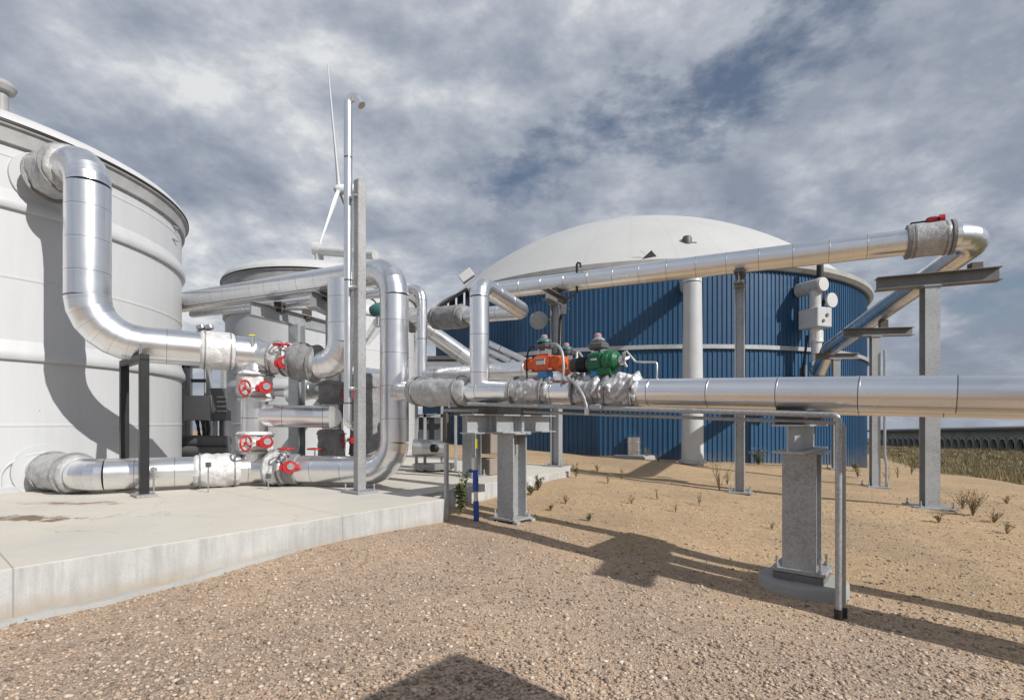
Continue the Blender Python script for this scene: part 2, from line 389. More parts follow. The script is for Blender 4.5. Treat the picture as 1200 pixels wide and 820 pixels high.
def fillet(pts,Rb):
    """list of ('s',a,b) and ('e',[arc points])"""
    pts=[V(p) for p in pts]; out=[]; cur=pts[0]
    for i in range(1,len(pts)-1):
        p=pts[i]; d1=(p-pts[i-1]).normalized(); d2=(pts[i+1]-p).normalized()
        rb=Rb[i-1] if isinstance(Rb,(list,tuple)) else Rb
        th=d1.angle(d2); t=rb*math.tan(th/2); a=p-d1*t; b=p+d2*t
        c=p+(d2-d1).normalized()*(rb/math.cos(th/2)); n=max(5,int(round(th/R(15))))
        arc=[]; va=a-c; ax=d1.cross(d2).normalized()
        for k in range(n+1): arc.append(c+Matrix.Rotation(th*k/n,3,ax)@va)
        out.append(('s',cur,a)); out.append(('e',arc)); cur=b
    out.append(('s',cur,pts[-1])); return out
def run(parent,pts,r,Rb=.4,m='alu',seam=.8,n=32,cap=True,gore=True,names=('pipe_section','elbow'),smooth=False):
    v=random.random()*5
    for seg in fillet(pts,Rb):
        mb=MB()
        if seg[0]=='s':
            a,b=seg[1],seg[2]; L=(b-a).length
            if L<.01: continue
            d=(b-a)/L; st=[0.]; rr=[r]; 
            k=math.ceil(v/1.0+1e-6)
            pos=(k-v)*seam
            while pos<L-.06 and not smooth:
                st+= [pos-.020,pos-.0185,pos+.0185,pos+.020]; rr+=[r,r+.0018,r+.0018,r]; pos+=seam
            if smooth is False and st[1:] and st[1]<.02: st=st[:1]+st[5:]; rr=rr[:1]+rr[5:]
            st.append(L); rr.append(r)
            mb.tube([a+d*x for x in st],rr,n,cap,v,1/seam); v=mb.L
            mb.build(names[0],m,parent,360/n+3)
        else:
            arc=seg[1]; re=r*1.015
            if gore and not smooth:
                # mitred gores, each its own ring pair so the creases stay sharp
                ts=[]
                c=len(arc)
                for i in range(c):
                    ts.append((arc[min(i+1,c-1)]-arc[max(i-1,0)]).normalized())
                x=None; rs=[]
                for i in range(c):
                    if x is None:
                        up=Z if abs(ts[0].z)<.9 else V((0,-1,0)); x=ts[0].cross(up).normalized()
                    x=(x-ts[i]*x.dot(ts[i])).normalized(); y=x.cross(ts[i])
                    rs.append([arc[i]+(x*math.cos(2*math.pi*j/n)+y*math.sin(2*math.pi*j/n))*re for j in range(n)])
                for i in range(c-1): mb.rings([rs[i],rs[i+1]],True,i==0,i==c-2,[v+i*1.0+.0,v+i*1.0+.97])
                v=math.floor(v+c)+.3
            else: mb.tube(arc,r*1.0 if smooth else re,n,cap,v,1/seam); v=mb.L
            mb.build(names[1],m,parent)
def jacket(parent,a,b,r,m='jacket',amp=.02,freq=3.,name='insulation_jacket',pleat=0.,n=56,steps=26,bulge=.0):
    a=V(a);b=V(b); mb=MB(); L=(b-a).length; d=(b-a)/L
    off=V((random.random()*50,random.random()*50,0))
    def rf(r0,ang,l,p):
        q=noise.noise((p+off)*freq)+.5*noise.noise((p+off)*freq*2.3)
        w=abs(noise.noise((p+off)*freq*1.7))*1.3-.4
        pl=pleat*(math.sin(l*38+3*math.sin(ang*2+l*4))*.5+.5)*(.6+.4*math.sin(ang)) if pleat else 0
        return r0+amp*(q+w)+pl
    pts=[];rad=[]
    for i in range(steps+1):
        t=i/steps; e=min(t,1-t)*L
        k=min(1,e/.05); pts.append(a+d*(L*t)); rad.append(r*(.86+.14*math.sqrt(k))+bulge*math.sin(math.pi*t))
    mb.tube(pts,rad,n,True,rfun=rf); o=mb.build(name,m,parent,60)
    # two tie straps
    for t in(.14,.86):
        MB().tube([a+d*(L*t-.012),a+d*(L*t+.012)],r+amp*1.0,28).build('strap','jacket_dark',o)
    return o
def clamp(parent,c,r,axis,name='pipe_clamp',m='steel',w=.05):
    axis=V(axis).normalized(); return MB().tube([V(c)-axis*w/2,V(c)+axis*w/2],r+.012,28).build(name,m,parent)

# ------------------------------------------------------------------ camera, sky, sun
cam=bpy.data.cameras.new('Camera'); co=bpy.data.objects.new('Camera',cam); COL.objects.link(co); S.camera=co
co.location=(0,0,CAMH); co.rotation_euler=(R(90),0,0); cam.sensor_width=36; cam.lens=18.0; cam.shift_y=(HY-410)/1200; cam.clip_end=4000; cam.clip_start=.05
EL=R(35.5); TS=V((.78*math.cos(EL),-.625*math.cos(EL),math.sin(EL))).normalized()
sl=bpy.data.lights.new('sun','SUN'); sl.energy=5.0; sl.angle=R(.53); sl.color=(1,.965,.91)
so=bpy.data.objects.new('sun',sl); COL.objects.link(so); so.rotation_euler=TS.to_track_quat('Z','Y').to_euler(); so.location=(5,-5,20)
w=bpy.data.worlds.new('World'); S.world=w; w.use_nodes=True; nt=w.node_tree; bg=nt.nodes['Background']
class WN(N):
    def __init__(s): s.t=nt
k=WN()
sky=k.n('ShaderNodeTexSky',sky_type='NISHITA'); sky.sun_disc=False; sky.sun_elevation=EL; sky.sun_rotation=math.atan2(TS.x,TS.y); sky.air_density=1.0; sky.dust_density=1.; sky.ozone_density=1.
dirv=k.coord('Generated'); sx=k.n('ShaderNodeSeparateXYZ'); k.l(dirv,sx.inputs[0])
zz=k.math('ADD',k.math('MAXIMUM',sx.outputs['Z'],0.),.30)
cx=k.n('ShaderNodeCombineXYZ'); k.l(k.math('DIVIDE',sx.outputs['X'],zz),cx.inputs[0]); k.l(k.math('DIVIDE',sx.outputs['Y'],zz),cx.inputs[1])
mp=k.n('ShaderNodeMapping'); k.l(cx.outputs[0],mp.inputs['Vector']); mp.inputs['Rotation'].default_value=(0,0,R(-20)); mp.inputs['Scale'].default_value=(.9,.72,1); mp.inputs['Location'].default_value=(3.1,1.7,0)
zz2=k.math('ADD',k.math('MAXIMUM',sx.outputs['Z'],0.),.42)
c3=k.n('ShaderNodeCombineXYZ'); k.l(k.math('DIVIDE',sx.outputs['X'],zz2),c3.inputs[0]); k.l(k.math('DIVIDE',sx.outputs['Y'],zz2),c3.inputs[1]); k.l(k.math('MULTIPLY',sx.outputs['Z'],1.2),c3.inputs[2])
def cl(off,sc,det,ro,di):
    a=k.n('ShaderNodeVectorMath',operation='ADD'); k.l(c3.outputs[0],a.inputs[0]); a.inputs[1].default_value=off
    return k.noise(sc,a.outputs[0],det,ro,di)
SO=V((7.3,2.1,0)); SD=V((TS.x,TS.y,.5))*.075
n1_=cl(SO,2.15,12,.61,.1); n2_=cl(SO+SD*1.1,2.15,6,.56,.1)
big=cl((5.2,3.4,0),1.15,3,.5,.1)
lit=k.math('MULTIPLY',k.math('SUBTRACT',n1_,n2_),.85)
val=k.math('ADD',lit,k.math('ADD',k.math('MULTIPLY',n1_,.5),k.math('MULTIPLY',big,.5)))
cloud=k.ramp(val,[(.34,(3.3,3.8,4.8)),(.43,(4.0,4.5,5.5)),(.51,(5.1,5.6,6.5)),(.59,(6.7,7.1,7.8)),(.68,(9.6,9.8,10.))])
gap=k.ramp(k.math('ADD',k.math('MULTIPLY',n1_,.75),k.math('MULTIPLY',big,.25)),[(.35,1.),(.42,0.)])
horizon=k.ramp(sx.outputs['Z'],[(0.,.8),(.12,0.)])
cl2=k.mix(k.math('MULTIPLY',horizon,.45),cloud,(4.0,4.4,5.1))
skymix=k.mix(k.math('MULTIPLY',gap,.8),cl2,sky.outputs[0])
k.l(skymix,bg.inputs['Color']); bg.inputs['Strength'].default_value=.084
S.view_settings.view_transform='Standard'; S.view_settings.look='None'; S.view_settings.exposure=-.12; S.view_settings.gamma=1; S.view_settings.use_curve_mapping=False

# ------------------------------------------------------------------ ground
def grid(xs,ys,name,m):
    vs=[(x,y,ground(x,y)) for y in ys for x in xs]; nx=len(xs)
    fs=[(j*nx+i,j*nx+i+1,(j+1)*nx+i+1,(j+1)*nx+i) for j in range(len(ys)-1) for i in range(nx-1)]
    o=MB().add(vs,fs).build(name,m); return tag(o,None,None,None,'structure')
xs=sorted(set([-900,-500,-250,-120,-70]+[round(-45+i*1.5,2) for i in range(24)]+[round(-9+i*.45,2) for i in range(9)]+[round(-5+i*.25,2) for i in range(52)]+[round(8+i*.45,2) for i in range(48)]+[30+i*2. for i in range(40)]+[130,180,260,500,900]))
ys=sorted(set([-200,-60,-25]+[round(-12+i*.9,2) for i in range(14)]+[round(.6+i*.25,2) for i in range(50)]+[round(13.1+i*.45,2) for i in range(43)]+[33+i*1.6 for i in range(36)]+[95,110,130,170,250,400,800,1800]))
grid(xs,ys,'ground','gravel')

# the concrete slab: top sheet with a rounded arris, uneven foot
sp=[V((-9.6,-2.3,0)),V((-4.33,4.33,0)),V((-1.05,8.42,0)),V((-1.62,8.88,0)),V((1.5,13.4,0)),V((1.7,14.9,0)),V((-3,18.6,0)),V((-8,27,0)),V((-30,27,0)),V((-30,-2.3,0))]
def slab():
    mb=MB(); n=len(sp)
    rings=[]
    cen=V((-10,12,0))
    def off(i,d):
        a=(sp[i]-sp[i-1]).normalized(); b=(sp[(i+1)%n]-sp[i]).normalized()
        na=V((a.y,-a.x,0)); nb=V((b.y,-b.x,0)); m=(na+nb)/(1+na.dot(nb)); return sp[i]-m*d
    fine=[]
    for i in range(n):
        a,b=off(i,0),off((i+1)%n,0); ai,bi=off(i,.018),off((i+1)%n,.018)
        k=max(1,int((b-a).length/.12)) if i in(0,1,2,3,4) else 1
        for j in range(k): fine.append((a.lerp(b,j/k),ai.lerp(bi,j/k)))
    for z,ins in((-1.0,0),(SLAB-.018,0),(SLAB-.005,.3),(SLAB,1.)):
        rings.append([ (o.lerp(i_,ins)+Z*z+ (V((noise.noise(o*3)*.006,noise.noise(o*3+V((9,0,0)))*.006,noise.noise(o*5)*.004)) if ins<1 else V())) for o,i_ in fine])
    mb.rings(rings); top=rings[-1]; mb.add(top,[tuple(range(len(top)))])
    o=mb.build('concrete_slab','slab',None,50); tag(o,None,None,None,'structure')
slab()
# broken strip of spilt concrete along the slab's foot
def foot():
    mb=MB(); a=V((-4.9,3.6,0)); b=V((-2.7,6.38,0)); d=(b-a); L=d.length; d/=L; nrm=V((d.y,-d.x,0)); r0=[];r1=[];r2=[]
    for i in range(60):
        p=a+d*(L*i/59); g=ground(p.x,p.y); wd=.03+.09*max(0,noise.noise(p*2.4)+.35)
        hh=.03+.03*noise.noise(p*6)
        r0.append(V((p.x,p.y,g+hh+.03))-nrm*.02); r1.append(V((p.x,p.y,g+hh+.01))+nrm*wd*.6); r2.append(V((p.x,p.y,g-.06))+nrm*(wd+.03))
    mb.rings([r0,r1,r2],False); o=mb.build('concrete_spill','concrete'); tag(o,None,None,None,'structure')
foot()
def stones():
    nS=30000; ico=[]
    t=(1+5**.5)/2
    base=np.array([(-1,t,0),(1,t,0),(-1,-t,0),(1,-t,0),(0,-1,t),(0,1,t),(0,-1,-t),(0,1,-t),(t,0,-1),(t,0,1),(-t,0,-1),(-t,0,1)])/math.sqrt(1+t*t)
    tri=np.array([(0,11,5),(0,5,1),(0,1,7),(0,7,10),(0,10,11),(1,5,9),(5,11,4),(11,10,2),(10,7,6),(7,1,8),(3,9,4),(3,4,2),(3,2,6),(3,6,8),(3,8,9),(4,9,5),(2,4,11),(6,2,10),(8,6,7),(9,8,1)])
    vs=[];fs=[];rn=[];c=0
    while c<nS:
        y=2.6+11.5*rng.random()**1.8; x=(rng.random()*2.1-1.05)*y
        lat=(x-0)*W.x+(y-8.2)*W.y
        if lat>.3 and rng.random()>.65: continue
        # keep clear of the slab
        q=V((x,y,0))-sp[1]
        if q.dot(V((W.y,-W.x,0)))<.03: continue
        if x>-2 and y>8.2 and x<-.9: continue
        s=.004+.014*rng.random()**4+.006*rng.random()
        ang=rng.random()*6.28; ca,sa=math.cos(ang),math.sin(ang)
        p=base*np.array([s*(1+.5*rng.random()),s*(.8+.3*rng.random()),s*(.45+.35*rng.random())])*(1+.22*(rng.random((12,1))-.5))
        p=np.stack([p[:,0]*ca-p[:,1]*sa,p[:,0]*sa+p[:,1]*ca,p[:,2]],1)+np.array([x,y,ground(x,y)+s*.25])
        vs.append(p); fs.append(tri+12*c); rn.append(rng.random()); c+=1
    vs=np.concatenate(vs); fs=np.concatenate(fs)
    me=bpy.data.meshes.new('loose_pebbles'); me.from_pydata(vs.tolist(),[],fs.tolist())
    at_=me.attributes.new('rnd','FLOAT','FACE'); at_.data.foreach_set('value',np.repeat(np.array(rn,dtype=np.float32),20))
    me.materials.append(M['stone']); me.shade_smooth()
    o=bpy.data.objects.new('loose_pebbles',me); COL.objects.link(o); tag(o,'loose pinkish pebbles spread over the near gravel','gravel',None,'stuff')
stones()

# ------------------------------------------------------------------ tanks
def ring_prof(r,z,h,out): return [(r,z-h/2-.01),(r+out*.75,z-h/2),(r+out,z-h*.35),(r+out,z),(r+out*.8,z+h*.25),(r+out*.35,z+h*.6),(r,z+h*.95)]
def tank(label,C,r,hwall,rings,seed,domeh):
    t=thing('storage_tank',label,'tank',(C.x,C.y,SLAB),0,'white storage tanks')
    MB().lathe(C+Z*SLAB,[(r,0),(r,hwall)],128).build('shell','tank',t)
    for z in rings:
        MB().lathe(C+Z*SLAB,ring_prof(r,z,.24,.085),128).build('stiffening_ring','tank',t,50)
    for z in (1.2,3.85,6.0): MB().lathe(C+Z*SLAB,[(r,z-.03),(r+.009,z-.018),(r+.009,z+.018),(r,z+.03)],128).build('weld_seam','tank',t,20)
    MB().lathe(C+Z*SLAB,[(r+.03,0.),(r+.05,.1),(r+.0,.13)],128).build('base_flange','tank',t)
    MB().lathe(C+Z*(SLAB+hwall),[(r+.01,-.34),(r+.07,-.32),(r+.09,-.06),(r+.14,-.04),(r+.15,-.002)],128).build('roof_flange','tank_rim',t,30)
    MB().lathe(C+Z*(SLAB+hwall),[(r+.165,0.0),(r+.165,.035),(r+.10,.05)],128).build('rim_seal','black',t,30)
    pr=[(r+.15,.052)]+[( (r+.14)*math.cos(a), .06+domeh*math.sin(a)) for a in [R(x) for x in (2,6,12,20,30,45,60,75,89.5)]]
    MB().lathe(C+Z*(SLAB+hwall),pr,128).build('domed_roof','white',t,60)
    return t
C1=V((-12.65,11.5,0)); R1=4.4
T1=tank('large white ringed tank at the left edge with a silver pipe entering near its rim',C1,R1,6.52,[2.5,5.18],1,.75)
C2=V((-7.52,20.67,0)); R2=3.55
T2=tank('smaller looking white storage tank standing behind the red valves with low domed lid',C2,R2,6.38,[2.5,5.18],2,.8)
# roof vent on the left tank
vp=V((-10.9,9.05,SLAB+6.52+.35)); vt=MB()
vp=at(2,112,10.6)
vt.lathe(vp-Z*.45,[(.11,0),(.11,.5),(.2,.52),(.24,.62),(.18,.72),(.05,.76)],24).build('roof_vent','tank_rim',T1)
# step irons near the right edge of the left tank
for py in(268,283):
    c=at(203,py,12.9); 
    MB().tube([c+V((-.25,-.1,.0)),c+V((-.05,-.3,0)),c+V((.12,-.25,0)),c+V((.12,-.0,0))],.022,8).build('step_iron','tank_rim',T1)
def nozzle(t,C,r,h,px_dir,rr):
    d=px_dir.normalized(); p=V((C.x,C.y,h))+d*r
    MB().tube([p-d*.05,p+d*.03],rr*1.45,40).build('nozzle_plate','tank',t)
    MB().tube([p+d*.03,p+d*.25],rr*.9,32).build('nozzle_neck','tank',t)
n1=V((-7.29,8.8,0))-C1; n1.z=0; nozzle(T1,C1,R1,6.07,n1,.34)
n2=V((-7.4,8.9,0))-C1; n2.z=0; nozzle(T1,C1,R1,.7,n2,.34)
# arched frame pressed in the wall above the low nozzle
ap=[]; d2=n2.normalized(); sd=V((-d2.y,d2.x,0))
for i in range(25):
    a=math.pi*(i/24); p=V((C1.x,C1.y,0))
    off=math.cos(a)*.62; hh=.62+math.sin(a)*.42
    th=math.atan2(d2.y,d2.x)+off/R1; ap.append(C1+V((math.cos(th),math.sin(th),0))*(R1+.012)+Z*hh)
MB().tube([ap[0]-Z*.2]+ap+[ap[-1]-Z*.2],.03,10).build('arched_trim','tank',T1)
# pipe tee on the rear tank's roof
rt=thing('roof_pipe','white vent pipe with short upright end on top of the rear tank lid','pipe',at(377,313,19))
run(rt,[at(374,313,19),at(374,294,19),at(440,299,17.5)],.16,.12,'white',smooth=True,n=20)
MB().tube([at(368,291,19),at(379,293,19)],.24,20).build('end_flange','white',rt)
MB().tube([at(374,310,19),at(374,314,19)],.26,20).build('base_flange','white',rt)

# ------------------------------------------------------------------ blue digester
C3=V((7.9,33.8,0)); R3=12.75; H3=8.05
D=thing('digester_tank','huge round blue ribbed tank with a white domed membrane roof','tank',(C3.x,C3.y,-.6))
def ribs():
    mb=MB(); nr=400; pr=[]
    for i in range(nr):
        a0=2*math.pi*i/nr; da=2*math.pi/nr
        for f,o in((0.,0.),(.70,0.),(.76,.035),(.94,.035)): pr.append((a0+da*f,R3+o))
    def ring(z): return [V((C3.x+r*math.cos(a),C3.y+r*math.sin(a),z)) for a,r in pr]
    mb.rings([ring(-1.2),ring(H3)]); mb.build('ribbed_wall','blue',D,20)
ribs()
MB().lathe(C3,[(R3+.05,4.62),(R3+.13,4.63),(R3+.13,4.80),(R3+.05,4.81)],180).build('wall_band','galv',D,30)
MB().lathe(C3,[(R3-.02,H3-.12),(R3+.16,H3-.12),(R3+.30,H3+.02),(R3+.30,H3+.22),(R3+.1,H3+.25),(R3-.3,H3+.22)],180).build('eave_trim',paint('eave_grey',(.38,.375,.36),.5,.2),D,30)
dh=5.7; r0=R3-.1; Rs=(r0*r0+dh*dh)/(2*dh); am=math.asin(r0/Rs)
pr=[(Rs*math.sin(am*(1-i/28)),H3+.2+Rs*math.cos(am*(1-i/28))-(Rs-dh)) for i in range(29)]
MB().lathe(C3,pr,160).build('domed_membrane','membrane',D,60)
def onwall(px,py,out=0.):
    t=(px-HX)/F
    # ray (t*d, d) with circle
    a=1+t*t; b=-2*(C3.x*t+C3.y); c=C3.x**2+C3.y**2-(R3+.05)**2
    d=(-b-math.sqrt(max(b*b-4*a*c,0)))/(2*a); p=at(px,py,d); n=V((p.x-C3.x,p.y-C3.y,0)).normalized()
    return p+n*out,n
# white riser duct and its elbow into the wall top
wd,nn=onwall(806,333); 
dz=18.9; db=gp(812,541); db=at(811.5,541,dz)
dt=thing('duct_riser','thick white round duct rising in front of the blue wall','duct',(db.x,db.y,db.z))
top=at(808,330,dz); top.x=db.x; top.z=1.6+(495-318)/600*dz
ent,n_=onwall(808,0); ent=V((ent.x,ent.y,top.z))-n_*.3
MB().tube([V((db.x,db.y,db.z-.5)),V((db.x,db.y,(db.z+top.z)*.5)),V((db.x,db.y,top.z-.45))],[.40,.36,.325],32,True).build('riser','duct',dt)
arc=fillet([V((db.x,db.y,top.z-.5)),top,ent],.45)
for s_ in arc[1:]:
    if s_[0]=='e': MB().tube(s_[1],.33,32,True).build('elbow','duct',dt)
    else: MB().tube([s_[1],s_[2]],.33,32,True).build('horizontal_duct','duct',dt)
MB().lathe(V((db.x,db.y,db.z)),[(.40,-.02),(.52,-.02),(.52,.03),(.40,.035)],32).build('base_flange','galv',dt)
# relief valve and hatch flap on the dome
p=at(805,294,22.4)
rv=thing('relief_valve','dark grey relief valve sticking up over the upper pipe before the dome','valve',p-Z*1.2)
MB().tube([p-Z*1.25,p+Z*.25],.11,16).build('standpipe','galv_dull',rv)
MB().lathe(p+Z*.25,[(.12,-.02),(.2,0),(.21,.28),(.16,.38),(.05,.41)],20).build('valve_cap','dark_box',rv)
MB().box(p+V((.28,-.05,.18)),(.22,.18,.34),bev=.02).build('side_box','dark_box',rv)
q=at(762,301,21.6); hf=thing('roof_flap','small dark triangular flap standing open at the dome edge','hatch',q-Z*.2)
MB().add([q+V((-.42,0,-.15)),q+V((.42,0,-.15)),q+V((.05,0,.28)),q+V((-.36,.5,-.1)),q+V((.4,.5,-.1)),q+V((.05,.5,.2))],[(0,1,2),(3,5,4),(0,2,5,3),(2,1,4,5),(0,3,4,1)]).build('flap_cover','black',hf)
MB().box(q+V((-.32,0,.2)),(.3,.03,.04),(.8,0,-.6)).build('flap_edge','white',hf)
# gas unit on the wall at right
wc,wn=onwall(940,395); wt=Z.cross(wn)
def wl(a,b,c): return wc+wt*a+wn*b+Z*c
gu=thing('wall_gas_unit','white box with drum valve on the blue wall, below the short black duct','gas unit',wc)
GA=-.18
MB().box(wl(GA,.75,.62),(.80,.9,.80),wt,wn,.03).build('cabinet','gu_paint',gu)
MB().tube([wl(GA+.1,1.2,.70),wl(GA+.1,1.235,.70)],.075,14).build('dial','dark_box',gu)
MB().tube([wl(GA-.1,1.2,.46),wl(GA-.1,1.235,.46)],.065,14).build('dial','dark_box',gu)
MB().tube([wl(GA-.12,.85,1.0),wl(GA-.12,.85,1.75)],.22,24).build('neck_pipe','gu_paint',gu)
MB().tube([wl(GA-.12,.1,1.92),wl(GA-.12,1.15,1.92)],.29,28).build('valve_drum','jacket',gu)
MB().tube([wl(GA-.12,1.15,1.92),wl(GA-.12,1.25,1.92)],.27,28).build('drum_cap','white',gu)
MB().tube([wl(.50,.9,1.40),wl(.50,1.0,1.40)],.30,32).build('round_disc','white',gu)
MB().tube([wl(.50,.2,1.40),wl(.50,.9,1.40)],.09,16).build('disc_stem','dark_box',gu)
MB().tube([wl(.17,.7,1.0),wl(.17,.7,3.1)],.13,16).build('black_duct','rubber',gu)
MB().tube([wl(-.16,.8,.24),wl(-.16,.8,-.35)],.25,24).build('outlet_sleeve','jacket_white',gu)
MB().tube([wl(-.16,.8,-.35),wl(-.16,.8,-1.75)],.19,24).build('outlet_pipe','white',gu)
MB().tube([wl(-.3,.5,-.02),wl(-.32,.3,-1.5),wl(-.2,.35,-2.2),wl(-.45,.3,-3.2)],.05,8).build('hose','rubber',gu)
cs=thing('wall_conduit','thin grey conduit with black hose running down the blue wall below the white box','conduit',wl(0,.1,-4))
MB().tube([wl(.05,.12,-1.2),wl(.05,.12,-4.1)],.05,8).build('conduit_tube','galv',cs)
MB().tube([wl(.1,.5,-2.4),wl(.0,.45,-2.9),wl(-.1,.4,-3.6),wl(.05,.12,-3.9)],.045,8).build('hose','rubber',cs)

# ------------------------------------------------------------------ big pipe runs
MF=V((-5.15,10.25,0))
P=thing('tank_inlet_pipe','thick silver pipe dropping before the left tank and bending towards the red valves','pipe',(-7.29,8.8,SLAB))
w1=C1+n1.normalized()*(R1+.2); w1.z=6.07
run(P,[w1,V((-7.29,8.8,6.07)),V((-7.29,8.8,3.02)),MF+Z*2.97],.325,[.42,.75],seam=.55)
dd=(V((-7.29,8.8,6.07))-w1); jacket(P,w1+dd*.02,w1+dd*.62,.40,'jacket',.05,3.2)
dirh=(MF+Z*2.97-V((-7.29,8.8,3.02))).normalized(); e0=MF+Z*2.97
jacket(P,e0-dirh*.95,e0-dirh*.36,.365,'jacket_white',.012,3)
P=thing('tank_outlet_pipe','low silver pipe on the slab from the left tank foot to the lower valves','pipe',(-7.4,8.9,SLAB))
w2=C1+n2.normalized()*(R1+.1); w2.z=.7
run(P,[w2,V((-7.35,8.88,.69)),MF+Z*.68],.275,.42,seam=.6)
dd=V((-7.35,8.88,.69))-w2; jacket(P,w2+dd*.05,w2+dd*.80,.345,'jacket',.035,3)
d5=(MF-V((-7.35,8.88,0))).normalized(); jacket(P,MF+Z*.68-d5*1.05,MF+Z*.68-d5*.25,.315,'jacket_white',.025,4)
for t_ in(1.25,.6): pass
# manifold column with its branches
P=thing('valve_manifold','upright silver pipe manifold carrying the front pair of red handwheel valves','pipe manifold',(MF.x,MF.y,SLAB))
MB().tube([MF+Z*.68,MF+Z*3.0],.25,32).build('riser','alu',P)
RT=V((-2.25,9.8,.685)); drl=(RT-(MF+Z*.68)).normalized()
MB().ball(MF+Z*2.98,.30).build('tee_fitting','alu',P); MB().ball(MF+Z*.68,.30).build('tee_fitting','alu',P)
MB().tube([MF+Z*2.95,MF+Z*2.62],[.2,.3],28).build('reducer','alu',P)
jacket(P,MF+Z*2.62,MF+Z*2.02,.335,'jacket_white',.035,5)
jacket(P,MF+Z*1.42,MF+Z*.98,.335,'jacket_white',.035,5)
M2=V((-3.98,11.3,0))
MB().tube([MF+Z*1.74,V((-3.75,10.55,1.72))],.225,32,True,.3,1.3).build('branch_pipe','alu',P)
# upper right pipe with elbow rising to the header
P=thing('upper_crossover_pipe','silver pipe leaving the top valve to the right and turning up behind the tall post','pipe',(-3.22,9.8,SLAB))
K1=V((-3.3,9.95,2.66)); du=(K1-(MF+Z*2.97)).normalized()
run(P,[MF+Z*2.97,K1,V((-3.3,9.95,4.35))],.27,.42,seam=.5)
jacket(P,MF+Z*2.97+du*.42,MF+Z*2.97+du*.78,.31,'jacket_white',.035,5)
jacket(P,MF+Z*2.97+du*.85,MF+Z*2.97+du*1.42,.335,'jacket_dark',.04,3,bulge=.03)
# lower right run, riser and high header to the left tank's back
P=thing('looped_header_pipe','large silver pipe looping up from the slab, then running back behind the left tank','pipe',RT)
run(P,[MF+Z*.68,RT,V((-2.25,9.8,4.5)),V((-9.4,14.6,5.02))],.27,[.55,.52],seam=.62)
jacket(P,MF+Z*.68+drl*.32,MF+Z*.68+drl*.72,.32,'jacket_white',.035,5)
MB().tube([MF+Z*.68+drl*.74,MF+Z*.68+drl*.98],.30,28).build('collar','jacket_dark',P)
hd=(V((-9.4,14.6,5.02))-V((-2.25,9.8,4.5))).normalized()
P=thing('small_header_pipe','slim silver pipe below the high header, ending in a bend down behind the loop','pipe',(-1.78,10.3,SLAB))
run(P,[V((-9.3,14.9,4.75)),V((-1.80,10.25,4.28)),V((-1.80,10.25,2.4))],.1,.25,'alu',1.1,20)
P=thing('rear_manifold','grey jacketed rear valve manifold half hidden behind the front one','pipe manifold',(M2.x,M2.y,SLAB))
MB().tube([M2+Z*.5,M2+Z*2.7],.2,24).build('riser','alu_dull',P)
jacket(P,M2+Z*2.5,M2+Z*2.0,.29,'jacket_dark',.03); jacket(P,M2+Z*1.45,M2+Z*.75,.29,'jacket_dark',.03)
MB().tube([V((-3.75,10.56,1.72)),M2+V((0,0,1.72))],.22,24).build('branch_pipe','alu_dull',P)
c_=at(432,515,11.8)
jk=thing('jacketed_vessel','dark grey jacketed upright vessel between the tall post and the silver loop','vessel',(c_.x,c_.y,SLAB))
jacket(jk,V((c_.x,c_.y,SLAB+.25)),V((c_.x,c_.y,2.7)),.42,'jacket_dark',.03,2.5)
MB().tube([V((c_.x,c_.y,SLAB)),V((c_.x,c_.y,SLAB+.3))],.25,20).build('pedestal','galv_dull',jk)
for z in(.9,1.5,2.1): MB().tube([V((c_.x+.38,c_.y-.1,z)),V((c_.x+.5,c_.y-.14,z))],.035,10).build('fastener','rubber',jk)
P=thing('background_pipe','low silver pipe seen between the tall post and the loop','pipe',at(440,450,12.8))
run(P,[at(340,463,13.5),at(430,442,12.9),at(470,447,12.5)],.24,.3,'alu',.9)
P=thing('background_pipe','thin horizontal grey rail pipe crossing behind the front valves','pipe',at(350,462,13.6))
run(P,[at(305,460,14.2),at(385,466,13.4)],.07,.2,'alu_dull',2,14)

# ------------------------------------------------------------------ main pipe line
def ml(s,off,h): p=O+U*s+W*off; return V((p.x,p.y,h))
mh=lambda s:2.09-.042*s
MP=-.62
P=thing('main_gas_pipe','long silver clad pipe crossing the picture at eye level and leaving at right','pipe',ml(0,MP,0))
run(P,[V((-2.28,9.85,2.16)),ml(-2.12,MP,mh(-2.1)),ml(11,MP,mh(11))],.172,.24,seam=.72,n=40)
jacket(P,ml(-1.80,MP,mh(-1.8)),ml(-.36,MP,mh(-.36)),.245,'jacket',.022,2.6,bulge=.015,steps=40)
jacket(P,ml(.5,MP,mh(.5)),ml(1.26,MP,mh(1.26)),.205,'jacket_silver',.028,8,pleat=.012,n=72,steps=56)
jacket(P,ml(1.62,MP,mh(1.65)),ml(2.08,MP,mh(2.08)),.2,'jacket_silver',.034,9,pleat=.035,n=72,steps=56)
jacket(P,ml(2.11,MP,mh(2.1)),ml(2.62,MP,mh(2.6)),.205,'jacket_silver',.036,9,pleat=.045,n=72,steps=56)
sr=-.17; a=ml(sr,MP,mh(sr))
P=thing('gas_riser_pipe','silver riser leaving the main pipe, bending over and returning left in grey jacketing','pipe',ml(sr,MP,1.9))
K2=V((.22,10.15,3.8)); K3=V((-3.4,13.1,4.15))
run(P,[a,V((a.x,a.y,3.82)),K2,K3,V((-5.0,17.6,4.4))],.156,[.22,.26,.4],seam=.6)
d7=(K3-K2).normalized(); jacket(P,K2+d7*1.55,K2+d7*2.6,.24,'jacket_dark',.025,2.5,bulge=.02); jacket(P,K2+d7*3.3,K2+d7*4.0,.26,'jacket_dark',.04,3)
tv=thing('teal_valve','small teal valve actuator beside the loop, on the grey jacketed pipe','valve',K2+d7*3.2)
vv=at(443,363,11.6)
